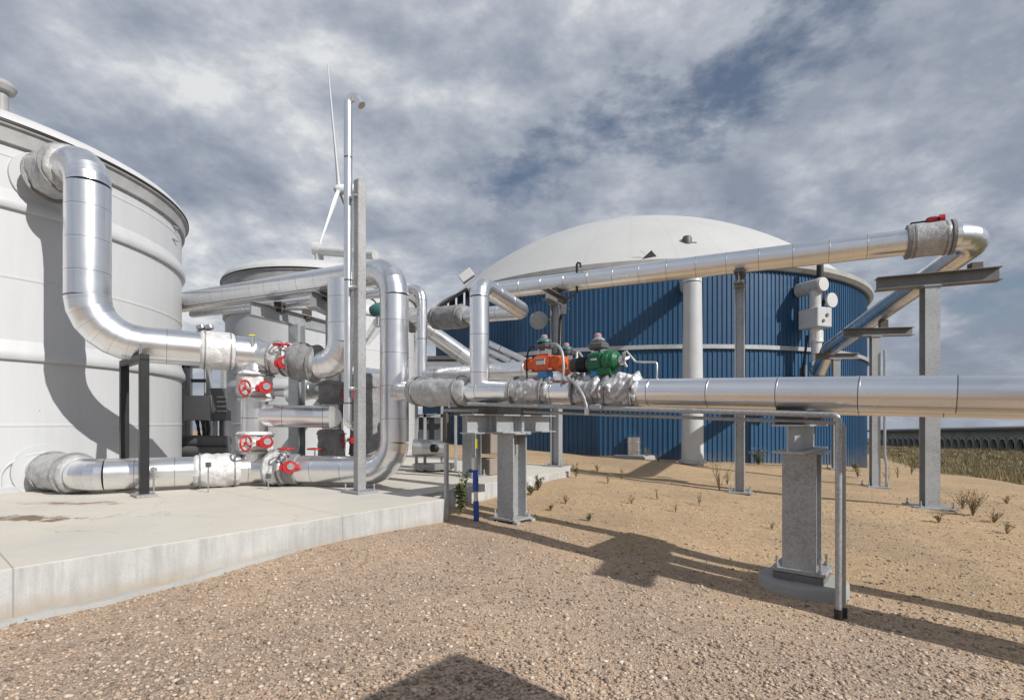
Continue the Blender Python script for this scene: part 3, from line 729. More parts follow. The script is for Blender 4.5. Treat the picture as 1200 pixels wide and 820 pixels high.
MB().lathe(vv,[(.0,-.16),(.12,-.16),(.15,-.05),(.15,.08),(.09,.16),(.0,.17)],16,V((1,-.3,.2))).build('actuator_body','teal',tv)
MB().tube([vv,vv-Z*.35],.04,10).build('stem','steel',tv)
MB().tube([vv+V((0,0,.1)),vv+V((-.1,0,.22)),vv+V((-.3,0,.3))],.018,8).build('cable','rubber',tv)
P=thing('parallel_gas_pipe','second silver pipe running close behind the main pipe, seen left of the orange actuator','pipe',ml(0,.5,0))
run(P,[ml(-2.6,.5,2.6),ml(.35,.5,2.5),ml(1.2,.5,1.98),ml(11,.5,1.62)],.165,.3,seam=.75)
P=thing('sloping_pipe','silver pipe sloping down behind the riser towards the tank','pipe',at(520,395,12.2))
run(P,[at(488,378,12.4),at(560,428,12.4)],.2,.3,'alu',.8)
for i,(ya,yb,lab) in enumerate(((402,428,'uppermost of three conduits sloping down to the orange actuator'),(411,437,'middle of three conduits sloping down to the orange actuator'),(421,446,'lowest of three conduits sloping down to the orange actuator'))):
    P=thing('sloping_conduit',lab,'conduit',at(572,ya,10.5),0,'sloping conduits by the riser')
    run(P,[at(566,ya-3,10.6),at(634,yb+3,10.2)],.06,.2,'alu',1.2,16)

# upper pipe across the blue tank
P=thing('upper_gas_pipe','long silver pipe carried high on steel columns, ending in a right hand bend','pipe',(4.4,13.4,5.5))
CR=V((9.72,10.45,5.47))
UA=V((-.6,16.0,5.7)); UB=CR
wp,wn2=onwall(958,414)
run(P,[UA,UB,V((12.0,19.4,4.35)),wl(-.16,.8,-1.75),wl(-.16,.8,-1.15)],.27,[.5,.5,.3],seam=.72,n=36)
dU=(UB-UA).normalized(); LU=(UB-UA).length
j0=UB-dU*1.32; jacket(P,j0,j0+dU*.72,.345,'jacket',.012,3)
for t in(0.,.74): MB().tube([j0+dU*(t-.03),j0+dU*(t+.03)],.36,28).build('jacket_flange','jacket_dark',P)
rv=thing('red_valve_gear','small dark red valve gear on top of the upper pipe jacket','valve',j0+Z*.33)
g=j0+dU*.42+Z*.40
MB().box(g,(.22,.14,.14),dU,None,.03).build('gear_housing',paint('dark_red_paint',(.3,.012,.015),.35,.2,20),rv)
MB().tube([g+dU*.11,g+dU*.2],.10,14).build('gear_cap','red',rv)
MB().tube([g-dU*.1,g-dU*.35-Z*.0,g-dU*.5-Z*.18],.02,8).build('cable','rubber',rv)

# ------------------------------------------------------------------ supports
def base_plate(parent,c,ax,w,th,mtl='galv_dull',bolts=True):
    ay=Z.cross(ax)
    MB().box(c+Z*th/2,(w,w,th),ax,ay,.004).build('base_plate',mtl,parent)
    if bolts:
        for i in(-1,1):
            for j in(-1,1):
                q=c+ax*(i*w*.4)+ay*(j*w*.4); mb=MB(); mb.tube([q+Z*th,q+Z*(th+.13)],.014,8); mb.tube([q+Z*th,q+Z*(th+.035)],.03,6); mb.build('anchor_bolt','galv',parent)
def column(label,base,topz,fw,dep,ax,beam=None,bh=.26,bw=.2,bdir=None,pw=.55,group='tall steel columns under the upper pipe',shoe=None,mtl='galv',sink=.0,lap=True):
    t=thing('steel_column',label,'column',base,0,group)
    ax=V(ax).normalized()
    base_plate(t,base+Z*.0,ax,pw,.035)
    MB().ibeam(base+Z*.035,V((base.x,base.y,topz)),dep,fw,Z.cross(ax)).build('column_shaft',mtl,t)
    if beam:
        bd=V(bdir).normalized(); c=V((base.x,base.y,topz+.02))
        MB().box(c-Z*.01,(max(fw,bw)+.06,dep+.06,.02),ax,Z.cross(ax)).build('cap_plate',mtl,t)
        MB().ibeam(c-bd*beam[0]+Z*bh/2,c+bd*beam[1]+Z*bh/2,bh,bw).build('cross_beam','galv_dark',t)
    return t
perpU=V((.471,.882,0))
g=V((5.66,12.72,0)); g.z=ground(g.x,g.y)
T=column('slim galvanised column right of the white duct, bearing the middle of the upper pipe',g,4.95,.22,.22,perpU,(.45,.45),.3,.22,perpU)
c=V((5.66,12.72,5.27)); MB().box(c+Z*.08,(.2,.3,.16),dU,None).build('pipe_shoe','dark_steel',T)
T=column('galvanised column on the slab corner with a short beam under the upper pipe, cable looped on it',V((1.28,14.75,SLAB)),4.98,.28,.26,perpU,(.75,.75),.28,.24,perpU,.6)
c=V((1.28,14.9,5.26)); MB().box(c+Z*.1,(.2,.3,.2),dU,None).build('pipe_shoe','dark_steel',T)
dg=V((12.0,19.4,0))-V((CR.x,CR.y,0)); dg.normalize(); pdg=V((dg.y,-dg.x,0))
b=gz(8.85,10.85)
T=column('thickest tall column at right with a wide beam beneath the pipe bend',b,4.46,.27,.25,pdg,(.95,1.15),.27,.28,V((1.63,-.66,0)),.72)
c=V((9.95,11.0,4.78)); MB().box(c+Z*.12,(.18,.2,.24),dg,None).build('pipe_shoe','dark_steel',T)
b=gz(10.7,15.1)
T=column('middle column of the descending pipe, standing at the right edge of the blue tank',b,4.12,.22,.2,pdg,(.85,1.0),.24,.24,V((1.0,-.15,0)),.6)
c=V((10.95,15.1,4.38)); MB().box(c+Z*.12,(.16,.2,.24),dg,None).build('pipe_shoe','dark_steel',T)
MB().tube([b+V((.2,-.2,0)),b+V((.2,-.2,.6)),b+V((.16,-.18,1.0)),b+V((.16,-.18,4.0))],.035,8).build('conduit','galv',T)
b=gz(12.15,19.2)
T=column('farthest short column close to the blue wall below the white gas unit',b,3.95,.24,.22,pdg,(.75,.8),.22,.22,V((1,-.05,0)),.55)
# pillars of the main pipe
def pillar(label,base,topz,beamlen,foot):
    t=thing('pipe_pillar',label,'pillar',base,0,'squat pillars under the main pipe')
    fz=base.z
    if foot:
        MB().lathe(base,[(.46,-.3),(.46,.115),(.445,.135),(.43,.14),(0,.14)],48).build('round_footing','concrete',t,50); fz+=.13
        MB().box(V((base.x,base.y,fz+.05)),(.50,.50,.09),U,W,.006).build('grout_frame','galv_dark',t); fz+=.1
    else:
        for i in(-1,1):
            for j in(-1,1): MB().box(base+U*(.26*i)+W*(.2*j)+Z*.03,(.1,.1,.06),U,W,.01).build('grout_foot','concrete',t)
        fz+=.05
    b0=V((base.x,base.y,fz)); base_plate(t,b0,U,.54 if foot else .5,.035)
    MB().ibeam(b0+Z*.04,V((base.x,base.y,topz)),.36,.34,W,.024,.016).build('column_shaft','galv',t)
    MB().box(V((base.x,base.y,topz+.015)),(.50,.42,.03),U,W,.004).build('cap_plate','galv_dull',t)
    c=V((base.x,base.y,topz+.03))
    MB().ibeam(c-W*beamlen+Z*.15,c+W*beamlen+Z*.15,.30,.30,None,.02,.014).build('cross_beam','galv',t)
    for s_ in((-.09,.09) if not foot else ()):
        for o_ in(-.55,.1): MB().box(c+U*s_*.9+W*o_+Z*.15,(.10,.014,.256),U,W).build('stiffener','galv',t)
    for o_,hh in((MP,mh),(.5,lambda s:2.0)):
        s0=(V((base.x,base.y,0))-O).dot(U); 
        zt=(mh(s0)-.165) if o_<0 else (2.3-.17 if s0<1 else 1.83-.17)
        MB().box(c+W*o_*.98+Z*(.3+(zt-c.z-.3)/2),(.26,.16,max(.02,zt-c.z-.3)),U,W).build('pipe_shoe','dark_steel',t)
    return t
p1=pillar('squat galvanised pillar near the slab, with a long beam on top under the grey jacket',V((0,8.6,-.06)),1.40,1.08,False)
for q in((-.5,-.32),(-.2,-.45)):
    pass
p2=pillar('squat galvanised pillar on a round concrete footing at right',V((3.33,5.88,ground(3.33,5.88))),1.25,.78,True)
# support under manifold header beams
def tee_support(label,a,b,px,dpt,hb):
    m_=(a+b)/2; pb=V(((px-HX)/F*dpt,dpt,SLAB))
    t=thing('header_support',label,'pipe support',pb,0,'beam supports of the high header')
    MB().ibeam(a,b,hb,.22).build('cross_beam','galv',t)
    base_plate(t,pb,(b-a).normalized(),.5,.03)
    MB().ibeam(pb+Z*.03,V((pb.x,pb.y,(a.z+b.z)/2-hb/2)),.26,.30,(b-a).normalized()).build('column_shaft','galv',t)
    return t
a_=at(293,361,11.7); b_=V((-4.97,14.4,a_.z)); T=tee_support('beam support left of the tall post, carrying header and slim pipe on a grey column',a_,b_,348,12.9,.33)
for q_ in(.30,.62): 
    c=a_.lerp(b_,q_)+Z*.2; MB().box(c,(.18,.2,.24),(1,0,0),(0,1,0)).build('pipe_shoe','dark_steel',T)
a_=at(364,350,10.55); b_=at(405,367,12.2); b_.z=a_.z; T=tee_support('short beam support half hidden behind the vertical vent pipe',a_,b_,392,11.6,.33)
c=a_.lerp(b_,.35)+Z*.22; MB().box(c,(.18,.2,.24),(1,0,0),(0,1,0)).build('pipe_shoe','dark_steel',T)

# tall post with vent pipe
pb=V((-2.72,9.15,SLAB))
T=thing('tall_post','tall square grey post bolted to the slab beside the vent pipe','post',pb)
MB().box(pb+Z*.02,(.52,.42,.045),U,W,.004).build('base_plate','galv_dull',T)
MB().box(V((pb.x,pb.y,(SLAB+5.92)/2+.02)),(.15,.17,5.53),U,W,.012).build('square_shaft','galv_dull',T)
for i in(-1,1):
    for j in(-1,1): MB().tube([pb+U*.2*i+W*.16*j+Z*.04,pb+U*.2*i+W*.16*j+Z*.16],.014,8).build('anchor_bolt','galv',T)
vx=V((-2.945,9.2,0))
T=thing('vent_pipe','slender silver vent pipe with a gooseneck top, clamped to the tall post','pipe',vx+Z*1.6)
gn=[vx+Z*1.62,vx+Z*7.34]
run(T,[vx+V((.12,.12,1.5)),vx+Z*1.58,vx+Z*7.38,vx+V((.115,-.0,7.46)),vx+V((.25,-.02,7.28))],.074,[.09,.10,.075],'alu',2.2,18,smooth=True)
for z in(5.62,4.0,2.2): MB().box(vx+V((.10,-.02,z)),(.34,.16,.05),U,W,.01).build('pipe_clamp','steel',T)

# black portal stand
T=thing('black_stand','black portal stand straddling the low pipe before the left tank','pipe support',at(166,583,8.62))
lA=V((-7.27,9.6,0)); lB=V((-6.24,8.68,0))
for q,z0 in((lA,SLAB),(lB,SLAB+.04)): MB().box(V((q.x,q.y,(z0+2.68)/2)),(.13,.13,2.68-z0),(lB-lA),None,.006).build('leg','black',T)
MB().box((lA+lB)/2+Z*2.70,((lB-lA).length+.13,.13,.12),(lB-lA),None,.006).build('top_bar','black',T)
for q in(lA,lB): MB().box(V((q.x,q.y,SLAB+.022)),(.42,.3,.045),(lB-lA),None,.005).build('base_plate','galv_dull',T)
for q in (.62,.83):
    c=lA.lerp(lB,q); MB().tube([c+Z*2.7,c+Z*2.95],.018,8).build('u_bolt','steel',T)
q=lB+V((.18,-.02,0)); MB().tube([q+Z*SLAB,q+Z*(SLAB+.5)],.014,8).build('threaded_rod','steel',T); MB().box(q+Z*(SLAB+.46),(.08,.08,.06),bev=.01).build('rod_bracket','steel',T)

# ------------------------------------------------------------------ red gear valves
def red_valve(kind):
    """local frame: x along the gearbox shaft facing the viewer (-y), origin at gearbox centre"""
    t=thing('gear_valve','', 'valve',(0,0,0),0,'red gear operated valves')
    mb=MB(); n=40
    rs=[]
    for yy,k in((.10,.80),(.09,.97),(.0,1.0),(-.06,1.0),(-.09,.9)):
        rs.append([V((math.cos(a)*(.142+.006*math.cos(8*a))*k,yy,math.sin(a)*(.142+.006*math.cos(8*a))*k)) for a in [2*math.pi*j/n for j in range(n)]])
    mb.rings([list(reversed(r)) for r in rs],True,True,True); gb=mb.build('gearbox','red',t,40,True)
    MB().tube([V((.035,-.085,.02)),V((.035,-.115,.02))],.075,20).build('indicator_cap','galv_dull',gb,local=True)
    MB().box((-.13,.01,-.02),(.14,.13,.15),bev=.025).build('worm_housing','red',gb,local=True)
    MB().tube([V((0,.08,0)),V((0,.36,0))],.06,14).build('valve_neck','steel',t,local=True)
    if kind=='side':
        c=V((-.40,-.02,-.02)); ax=V((.84,-.54,0)).normalized(); MB().tube([V((-.15,.0,-.02)),c],.018,10).build('shaft','steel',t,local=True)
    else:
        c=V((-.06,.03,.40)); ax=Z; MB().tube([V((-.06,.03,.08)),c],.018,10).build('shaft','steel',t,local=True)
    rad=.165
    hw=MB().torus(c,ax,rad,.02); x=ax.cross(Z if abs(ax.z)<.9 else V((1,0,0))).normalized(); y=ax.cross(x)
    for i in range(3):
        a=i*2*math.pi/3+.5; d=x*math.cos(a)+y*math.sin(a); hw.tube([c,c+d*rad],.014,8)
    hw.tube([c-ax*.03,c+ax*.03],.035,12)
    hw.build('handwheel','red',t,local=True)
    t.scale=(.87,.87,.87)
    return t
v1=red_valve('top'); v1.location=at(333,425,9.85); v1.rotation_euler=(0,0,R(20)); v1['label']='topmost red gear valve on the upper crossover, handwheel lying flat above it'
dup(v1,at(339,547,9.75),R(20),'lowest red gear valve by the slab, flat handwheel above it')
dup(v1,at(372,545,10.9),R(20),'partly hidden valve whose flat red handwheel shows just above the low pipe')
v2=red_valve('side'); v2.location=at(311,454,9.85); v2.rotation_euler=(0,0,R(20)); v2['label']='upper of the two red gear valves with an upright spoked handwheel at its left'
dup(v2,at(312,518,9.85),R(20),'lower of the two red gear valves with an upright spoked handwheel at its left')
dup(v2,at(400,462,11.1)+V((.236,.32,0)),R(51),'upper red valve edge showing between rear manifold and vent pipe')
dup(v2,at(400,516,11.1)+V((.236,.32,0)),R(51),'lower red valve edge showing between rear manifold and vent pipe')
# little drain cocks with yellow grip on the top elbow
T=thing('yellow_cock','small tap with a yellow grip above the upper white jacket','tap',at(290,400,9.9))
p=at(297,399,9.9); MB().tube([p-Z*.12,p+Z*.12],.018,8).build('stem','steel',T); MB().box(p+V((-.03,0,.1)),(.12,.04,.035),bev=.012).build('grip','yellow',T)
for (px,py,dd_,lab) in ((246,553,9.2,'thin steel rod clip left of the lower white jacket'),(316,566,9.6,'thin steel rod clip beneath the lowest red valve')):
    T=thing('rod_clip',lab,'pipe clip',at(px,570,dd_)); p=at(px,py-5,dd_)
    MB().tube([V((p.x,p.y-.05,SLAB)),V((p.x,p.y-.05,p.z+.06))],.012,8).build('rod','steel',T); MB().box(V((p.x,p.y-.05,p.z+.06)),(.09,.05,.09),bev=.01).build('clip_block','dark_box',T)

# ------------------------------------------------------------------ actuators
def orange(label,loc,group):
    t=thing('orange_actuator',label,'actuator',loc,math.atan2(U.y,U.x),group)
    MB().tube([V((0,0,-.36)),V((0,0,-.10))],.075,20).build('mounting_neck','dark_steel',t,local=True)
    MB().box((0,0,-.17),(.16,.18,.12),bev=.01).build('bracket','blue_label',t,local=True)
    mb=MB(); prof=[(-.345,.06),(-.335,.085),(-.27,.092),(-.26,.10),(-.13,.103),(-.12,.118),(.13,.118),(.14,.10),(.27,.096),(.28,.09),(.335,.082),(.345,.06)]
    rs=[]
    for x,r in prof:
        rs.append([V((x,r*(abs(math.cos(a))**.6)*(1 if math.cos(a)>0 else -1),r*(abs(math.sin(a))**.6)*(1 if math.sin(a)>0 else -1))) for a in [2*math.pi*j/32 for j in range(32)]])
    mb.rings(rs,True,True,True); b=mb.build('cylinder_body','orange',t,30,local=True)
    MB().box((.0,-.121,.02),(.15,.010,.085)).build('name_plate','label',b,local=True)
    MB().box((.0,-.1275,.045),(.15,.003,.016)).build('plate_stripe','dark_box',b,local=True)
    for x_ in(-.19,.16): MB().box((x_,0,.0),(.035,.225,.215),bev=.02).build('end_flange','orange',b,local=True)
    mb=MB()
    for x_ in(-.19,.16):
        for y_,z_ in((-.09,-.09),(-.09,.09)): mb.tube([V((x_-.03,y_-.012,z_)),V((x_+.03,y_-.012,z_))],.012,8)
    mb.build('bolts','steel',b,local=True)
    MB().box((-.02,0,.115),(.20,.14,.05),bev=.012).build('top_pad','orange',t,local=True)
    for s_ in(-.08,.05): MB().box((s_,0,.17),(.025,.13,.08)).build('stand_plate','steel',t,local=True)
    MB().box((-.02,0,.255),(.23,.19,.10),bev=.03).build('switch_base','dark_box',t,local=True)
    MB().lathe((-.02,0,.305),[(.11,0),(.105,.035),(.07,.055),(.045,.06)],20).build('switch_cover','teal',t,local=True)
    MB().lathe((-.02,0,.36),[(.045,0),(.048,.04),(.03,.058),(0,.06)],16).build('indicator_dome','pink',t,local=True)
    MB().tube([V((-.13,-.06,.25)),V((-.2,-.08,.25)),V((-.25,-.09,.18)),V((-.27,-.1,.05)),V((-.26,-.1,-.2))],.013,8).build('signal_cable','rubber',t,local=True)
    pts=[V((.09,-.02,.27)),V((.24,-.06,.26)),V((.36,-.1,.14)),V((.40,-.12,-.1)),V((.37,-.14,-.36))]
    cu=[]
    for i in range(17):
        u=i/16*4; k_=min(3,int(u)); f=u-k_; cu.append(pts[k_].lerp(pts[k_+1],f))
    for _ in range(3): cu=[cu[0]]+[(cu[i-1]+cu[i]*2+cu[i+1])/4 for i in range(1,16)]+[cu[-1]]
    MB().tube(cu,.02,10).build('flexible_conduit','galv_dull',t,local=True)
    return t
oa=orange('front orange actuator with a dark switch box on top, on the main pipe',V((ml(1.13,MP,0).x,ml(1.13,MP,0).y,2.45)),'orange actuators')
dup(oa,V((ml(.78,.5,0).x,ml(.78,.5,0).y,2.50)),math.atan2(U.y,U.x),'rear orange actuator half hidden behind the front one, on the parallel pipe')
gl=ml(2.02,MP,2.39)
G=thing('green_actuator','green electric valve actuator with a black motor, over the crumpled jackets','actuator',gl,math.atan2(U.y,U.x)); G.scale=(.88,.88,.88)
MB().tube([V((0,0,-.36)),V((0,0,-.14))],.09,20).build('mounting_neck','dark_steel',G,local=True)
MB().box((-.0,0,-.16),(.20,.2,.10),bev=.01).build('bracket','blue_label',G,local=True)
b=MB().box((-.03,0,.02),(.26,.27,.27),bev=.035).build('gear_housing','green',G,local=True)
mb=MB(); mb.tube([V((.09,0,.02)),V((.12,0,.02)),V((.125,0,.02)),V((.20,0,.02)),V((.205,0,.02)),V((.28,0,.02)),V((.33,0,.02))],[.135,.15,.165,.165,.15,.15,.10],28); mb.build('drum','green',b,30,local=True)
mb=MB(); mb.tube([V((.02,-.05,-.13)),V((.24,-.05,-.13))],.085,18); mb.build('worm_drive','green',b,local=True)
MB().tube([V((.33,0,.02)),V((.40,0,.02))],.07,16).build('end_boss','steel',G,local=True)
mb=MB()
for i in range(4):
    a=i*math.pi/2+.4; mb.tube([V((.38,0,.02)),V((.42,math.cos(a)*.11,.02+math.sin(a)*.11))],.025,8)
mb.build('hand_knob','steel',G,local=True)
mo=MB().tube([V((-.20,0,.0)),V((-.36,0,.0))],.115,24).build('motor','rubber',G,local=True)
MB().tube([V((-.37,0,.0)),V((-.48,0,.0))],.11,24).build('motor_end',paint('brown_black_paint',(.05,.04,.035),.5,.3),mo,local=True)
mb=MB()
for i in range(6): mb.tube([V((-.21-.027*i,0,0)),V((-.219-.027*i,0,0))],.126,24)
mb.build('cooling_fins','black',mo,local=True)
MB().tube([V((-.16,0,.0)),V((-.21,0,.0))],.10,20).build('motor_flange','dark_box',G,local=True)
for x_ in(-.09,.07): MB().box((x_,0,.175),(.05,.12,.09)).build('stand_plate','steel',G,local=True)
MB().box((-.02,0,.26),(.27,.21,.12),bev=.03).build('switch_base','dark_box',G,local=True)
MB().box((-.02,0,.355),(.16,.16,.08),bev=.03).build('switch_cover','grey_box',G,local=True)
MB().lathe((-.03,0,.395),[(.05,0),(.055,.04),(.03,.065),(0,.066)],16).build('indicator_dome','pink',G,local=True)
MB().box((-.03,-.14,.05),(.09,.012,.03)).build('name_plate','label',G,local=True)
cu=[V((-.36,-.1,-.12)),V((-.42,-.14,-.17)),V((-.36,-.2,-.2)),V((-.24,-.22,-.28)),V((-.12,-.24,-.42)),V((-.06,-.25,-.55)),V((-.05,-.25,-.66))]
for _ in range(2):
    q=[cu[0]]
    for i in range(len(cu)-1): q+= [cu[i].lerp(cu[i+1],.25),cu[i].lerp(cu[i+1],.75)]
    cu=q+[cu[-1]]
T=thing('flexible_hose','black flexible hose drooping over the crumpled jacket below the green actuator','hose',gl)
Rm=Matrix.Rotation(math.atan2(U.y,U.x),3,'Z'); cw=[gl+Rm@q for q in cu]
MB().tube(cw,.024,12).build('hose_body','galv_dull',T); MB().tube([cw[-1]+Z*.06,cw[-1]-Z*.03],.034,10).build('end_fitting','steel',T)
T=thing('small_tubing','thin bent steel tubing rising from the main pipe beside the green actuator','tube',ml(2.9,MP,2.15))
a=at(770,447,6.45); MB().tube([a,at(770,426,6.45),at(768.5,424.5,6.45),at(746,424,6.5),at(744,423,6.5),at(734,411,6.55),at(732.3,411.5,6.55),at(732,424,6.6)],.013,10).build('bent_tube','steel',T)
T=thing('sample_cylinder','small white bottle shaped cylinder between orange and green actuators','cylinder',ml(1.75,.3,2.2))
p=at(676,432,7.9); MB().lathe(p-Z*.12,[(0,0),(.03,0),(.05,.03),(.05,.2),(.03,.27),(.018,.3),(.018,.38)],14).build('cylinder_body','white',T); MB().tube([p-Z*.1,p-Z*.5],.015,8).build('stem','steel',T)

# small conduits beside and below the main pipe
ro=-.80; rh=lambda s:1.885-.045*s
T=thing('conduit_rail','thin grey conduit clipped along the underside of the main pipe, turning down to the ground','conduit',ml(4.75,ro,-.3))
e=ml(4.75,ro,0); eg=ground(e.x,e.y)
run(T,[ml(-.25,ro,rh(-.25)),ml(4.75,ro,rh(4.75)),V((e.x,e.y,eg+.10))],.03,.06,'galv',3,14,smooth=True,names=('conduit_tube','bend'))
MB().tube([V((e.x,e.y,eg-.1)),V((e.x,e.y,eg+.10))],.038,12).build('ground_sleeve','rubber',T)
for s_ in(1.2,2.05,3.3): MB().box(ml(s_,ro,rh(s_)),(.13,.06,.06),U,None,.015).build('coupling','galv',T)
MB().box(ml(2.08,ro-.02,rh(2.08)+.01),(.20,.09,.085),U,None,.02).build('junction_fitting','galv',T)
T=thing('conduit_rail','thinner lower conduit just under the first, with its drop beside the pillar','conduit',ml(4.42,ro+.12,-.3))
e2=ml(4.78,ro+.10,0); eg2=ground(e2.x,e2.y)
run(T,[ml(.8,ro+.1,rh(.8)-.09),ml(4.78,ro+.1,rh(4.78)-.075),V((e2.x,e2.y,eg2+.1))],.02,.05,'galv_dull',3,12,smooth=True,names=('conduit_tube','bend'))
MB().tube([V((e2.x,e2.y,eg2-.1)),V((e2.x,e2.y,eg2+.10))],.032,12).build('ground_sleeve','rubber',T)
# bracket and drop left of the first pillar
q=ml(-.30,ro,0)
T=thing('water_drop_pipe','thin pipe dropping from the conduit, its lower half a blue valve tube','pipe',V((q.x,q.y,-.05)))
bx=at(555,480,8.5); bb=at(558,588,8.5)
MB().tube([bx,V((bx.x,bx.y,.9))],.022,12).build('upper_tube','galv',T)
MB().tube([V((bx.x+.02,bx.y,1.02)),V((bx.x+.02,bx.y,.82))],.06,12).build('valve_block','steel',T)
MB().tube([V((bx.x+.03,bx.y,.82)),V((bx.x+.035,bx.y,.46))],.048,14).build('blue_sleeve','blue_pipe',T)
MB().tube([V((bx.x+.035,bx.y,.46)),V((bx.x+.04,bx.y,.30))],.034,14).build('steel_insert','steel',T)
MB().tube([V((bx.x+.04,bx.y,.30)),V((bx.x+.05,bx.y,-.2))],.046,14).build('blue_foot','blue_pipe',T)
MB().tube([V((bx.x-.08,bx.y,.80)),V((bx.x+.03,bx.y,.80))],.03,10).build('handle','blue_pipe',T)
T=thing('slim_post','slim upright tube standing against the slab edge under the grey jacket','post',at(523,605,8.55))
pt=at(523,478,8.45); MB().box(V((pt.x,pt.y,.62)),(.07,.07,1.36),U,W,.012).build('lower_tube','galv',T); MB().box(V((pt.x,pt.y,1.52)),(.10,.09,.5),U,W,.01).build('upper_tube','dark_steel',T)
MB().box(V((pt.x+.28,pt.y+.0,1.80)),(.62,.09,.05),(1,0,0),(0,1,0),.008).build('cross_bar','galv',T)
MB().tube([V((pt.x+.05,pt.y,1.84)),V((pt.x+.05,pt.y,2.0))],.02,8).build('pin','steel',T)
c=V((-.93,11.85,SLAB))
T=column('short column on the slab behind the blue valve tube, a yellow label on its side',V((c.x-.0,c.y,SLAB)),1.75,.32,.3,U,(.6,1.6),.22,.2,U,.5,group='short steel columns on the slab')
MB().box(V((c.x+.13,c.y-.24,1.12)),(.05,.008,.22),(1,0,0),(0,1,0)).build('yellow_label','yellow',T)
MB().box(V((-.27,12.2,SLAB)),(.1,.1,.1))
T=thing('taupe_box','taupe metal enclosure on legs behind the first pillar','enclosure',at(570,545,12.2))
p=at(571,516,12.3); MB().box(p,(.55,.35,.62),U,W,.02).build('enclosure','brown_box',T)
p2_=at(571,538,12.3); MB().box(V((p2_.x,p2_.y,.55)),(.45,.3,.40),U,W,.02).build('lower_box','brown_box',T)

# ------------------------------------------------------------------ things behind the loop: skid with canopy
sk=at(515,552,13.4); sk.z=SLAB
T=thing('equipment_skid','equipment skid with flat grey canopy and dark cabinet, behind the silver loop','skid',sk)
roof=at(525,422,13.6); MB().box(roof,(1.35,1.0,.10),(1,0,0),(0,1,0),.01).build('canopy','dark_box',T)
MB().box(roof-Z*.20,(1.2,.9,.28),(1,0,0),(0,1,0),.01).build('canopy_box','grey_box',T)
for px in(488,498,518,534):
    q=at(px,500,13.3); MB().box(V((q.x,q.y,(SLAB+2.55)/2)),(.07,.07,2.55-SLAB),bev=.006).build('frame_post','galv',T)
MB().box(at(508,487,13.3),(.85,.07,.08)).build('frame_rail','galv',T); MB().box(at(508,452,13.35),(1.0,.3,.3),bev=.01).build('header_box','grey_box',T)
MB().box(at(508,503,13.7),(.75,.3,.75),bev=.01).build('cabinet','dark_box',T)
MB().box(at(503,478,13.25),(.34,.05,.30)).build('window_panel',mat('blue_glass',(.04,.09,.16),.15),T)
MB().tube([at(485,524,13.0),at(523,526,13.0)],.22,24).build('horizontal_vessel','alu_dull',T)
MB().tube([at(506,525,12.75),at(512,525,12.7)],.1,16).build('vessel_port','rubber',T)
MB().box(at(508,546,13.1),(1.0,.5,.14),bev=.01).build('skid_base','galv_dull',T)
T=thing('steel_drum','small silver drum on the grey box behind the main jacket','drum',at(521,441,12.6))
p=at(521,437,12.6); MB().lathe(p-Z*.16,[(0,0),(.28,0),(.28,.12),(.295,.13),(.28,.14),(.28,.28),(.24,.31),(0,.31)],28).build('drum_body','steel',T)
p=at(538,437,12.6); MB().lathe(p-Z*.16,[(0,0),(.12,0),(.12,.22),(.07,.26),(0,.27)],16).build('side_motor','dark_box',T)
T=thing('access_platform','dark access platform with railing at the left shoulder of the blue tank','platform',at(530,362,20))
a=at(512,366,20.5); b=at(549,342,20.5); mb=MB()
MB().box((a+b)/2,((b-a).length,1.0,.12),(b-a),(0,1,0)).build('sloped_deck','black',T)
for t in(.15,.4,.65,.9):
    q=a.lerp(b,t); MB().box(q+V((0,-.45,-.25)),(.07,.07,.65),bev=.005).build('railing_post','white',T)
MB().box(b+V((-.05,-.3,.55)),(.55,.3,.35),(.8,0,.6),(0,1,0),.02).build('lamp_box','white',T)
MB().box((a+b)/2-Z*.62+V((.1,0,0)),((b-a).length,.9,.1),(1,0,.05),(0,1,0)).build('lower_deck','dark_steel',T)
# cable pole and lamp near the left column
T=thing('hooked_pole','thin black hooked pole standing above the upper pipe with cables down the column','pole',at(676,345,14.6))
pts=[at(654,430,14.5),at(656,375,14.5),at(662,352,14.5),at(676,343,14.5),at(676,310,14.5),at(677,308,14.5),at(680,308.5,14.5),at(680.5,313,14.5)]
MB().tube(pts,.035,10).build('pole_tube','black',T)
pts=[at(658,420,14.45),at(659,362,14.45),at(666,350,14.45),at(672,346,14.45)]; MB().tube(pts,.025,8).build('cable','rubber',T)
MB().box(at(660,363,14.45),(.16,.12,.3),bev=.02).build('junction_box','dark_box',T)
T=thing('flood_lamp','round grey lamp on a bracket left of the slab corner column','lamp',at(632,376,15.2))
p=at(631,375,15.2); MB().lathe(p,[(0,0),(.26,.02),(.27,.1),(.16,.24),(0,.27)],24,V((.1,1,.1))).build('lamp_shell','galv_dull',T); MB().box(p+V((.22,.15,.05)),(.4,.05,.05)).build('bracket','galv_dull',T)

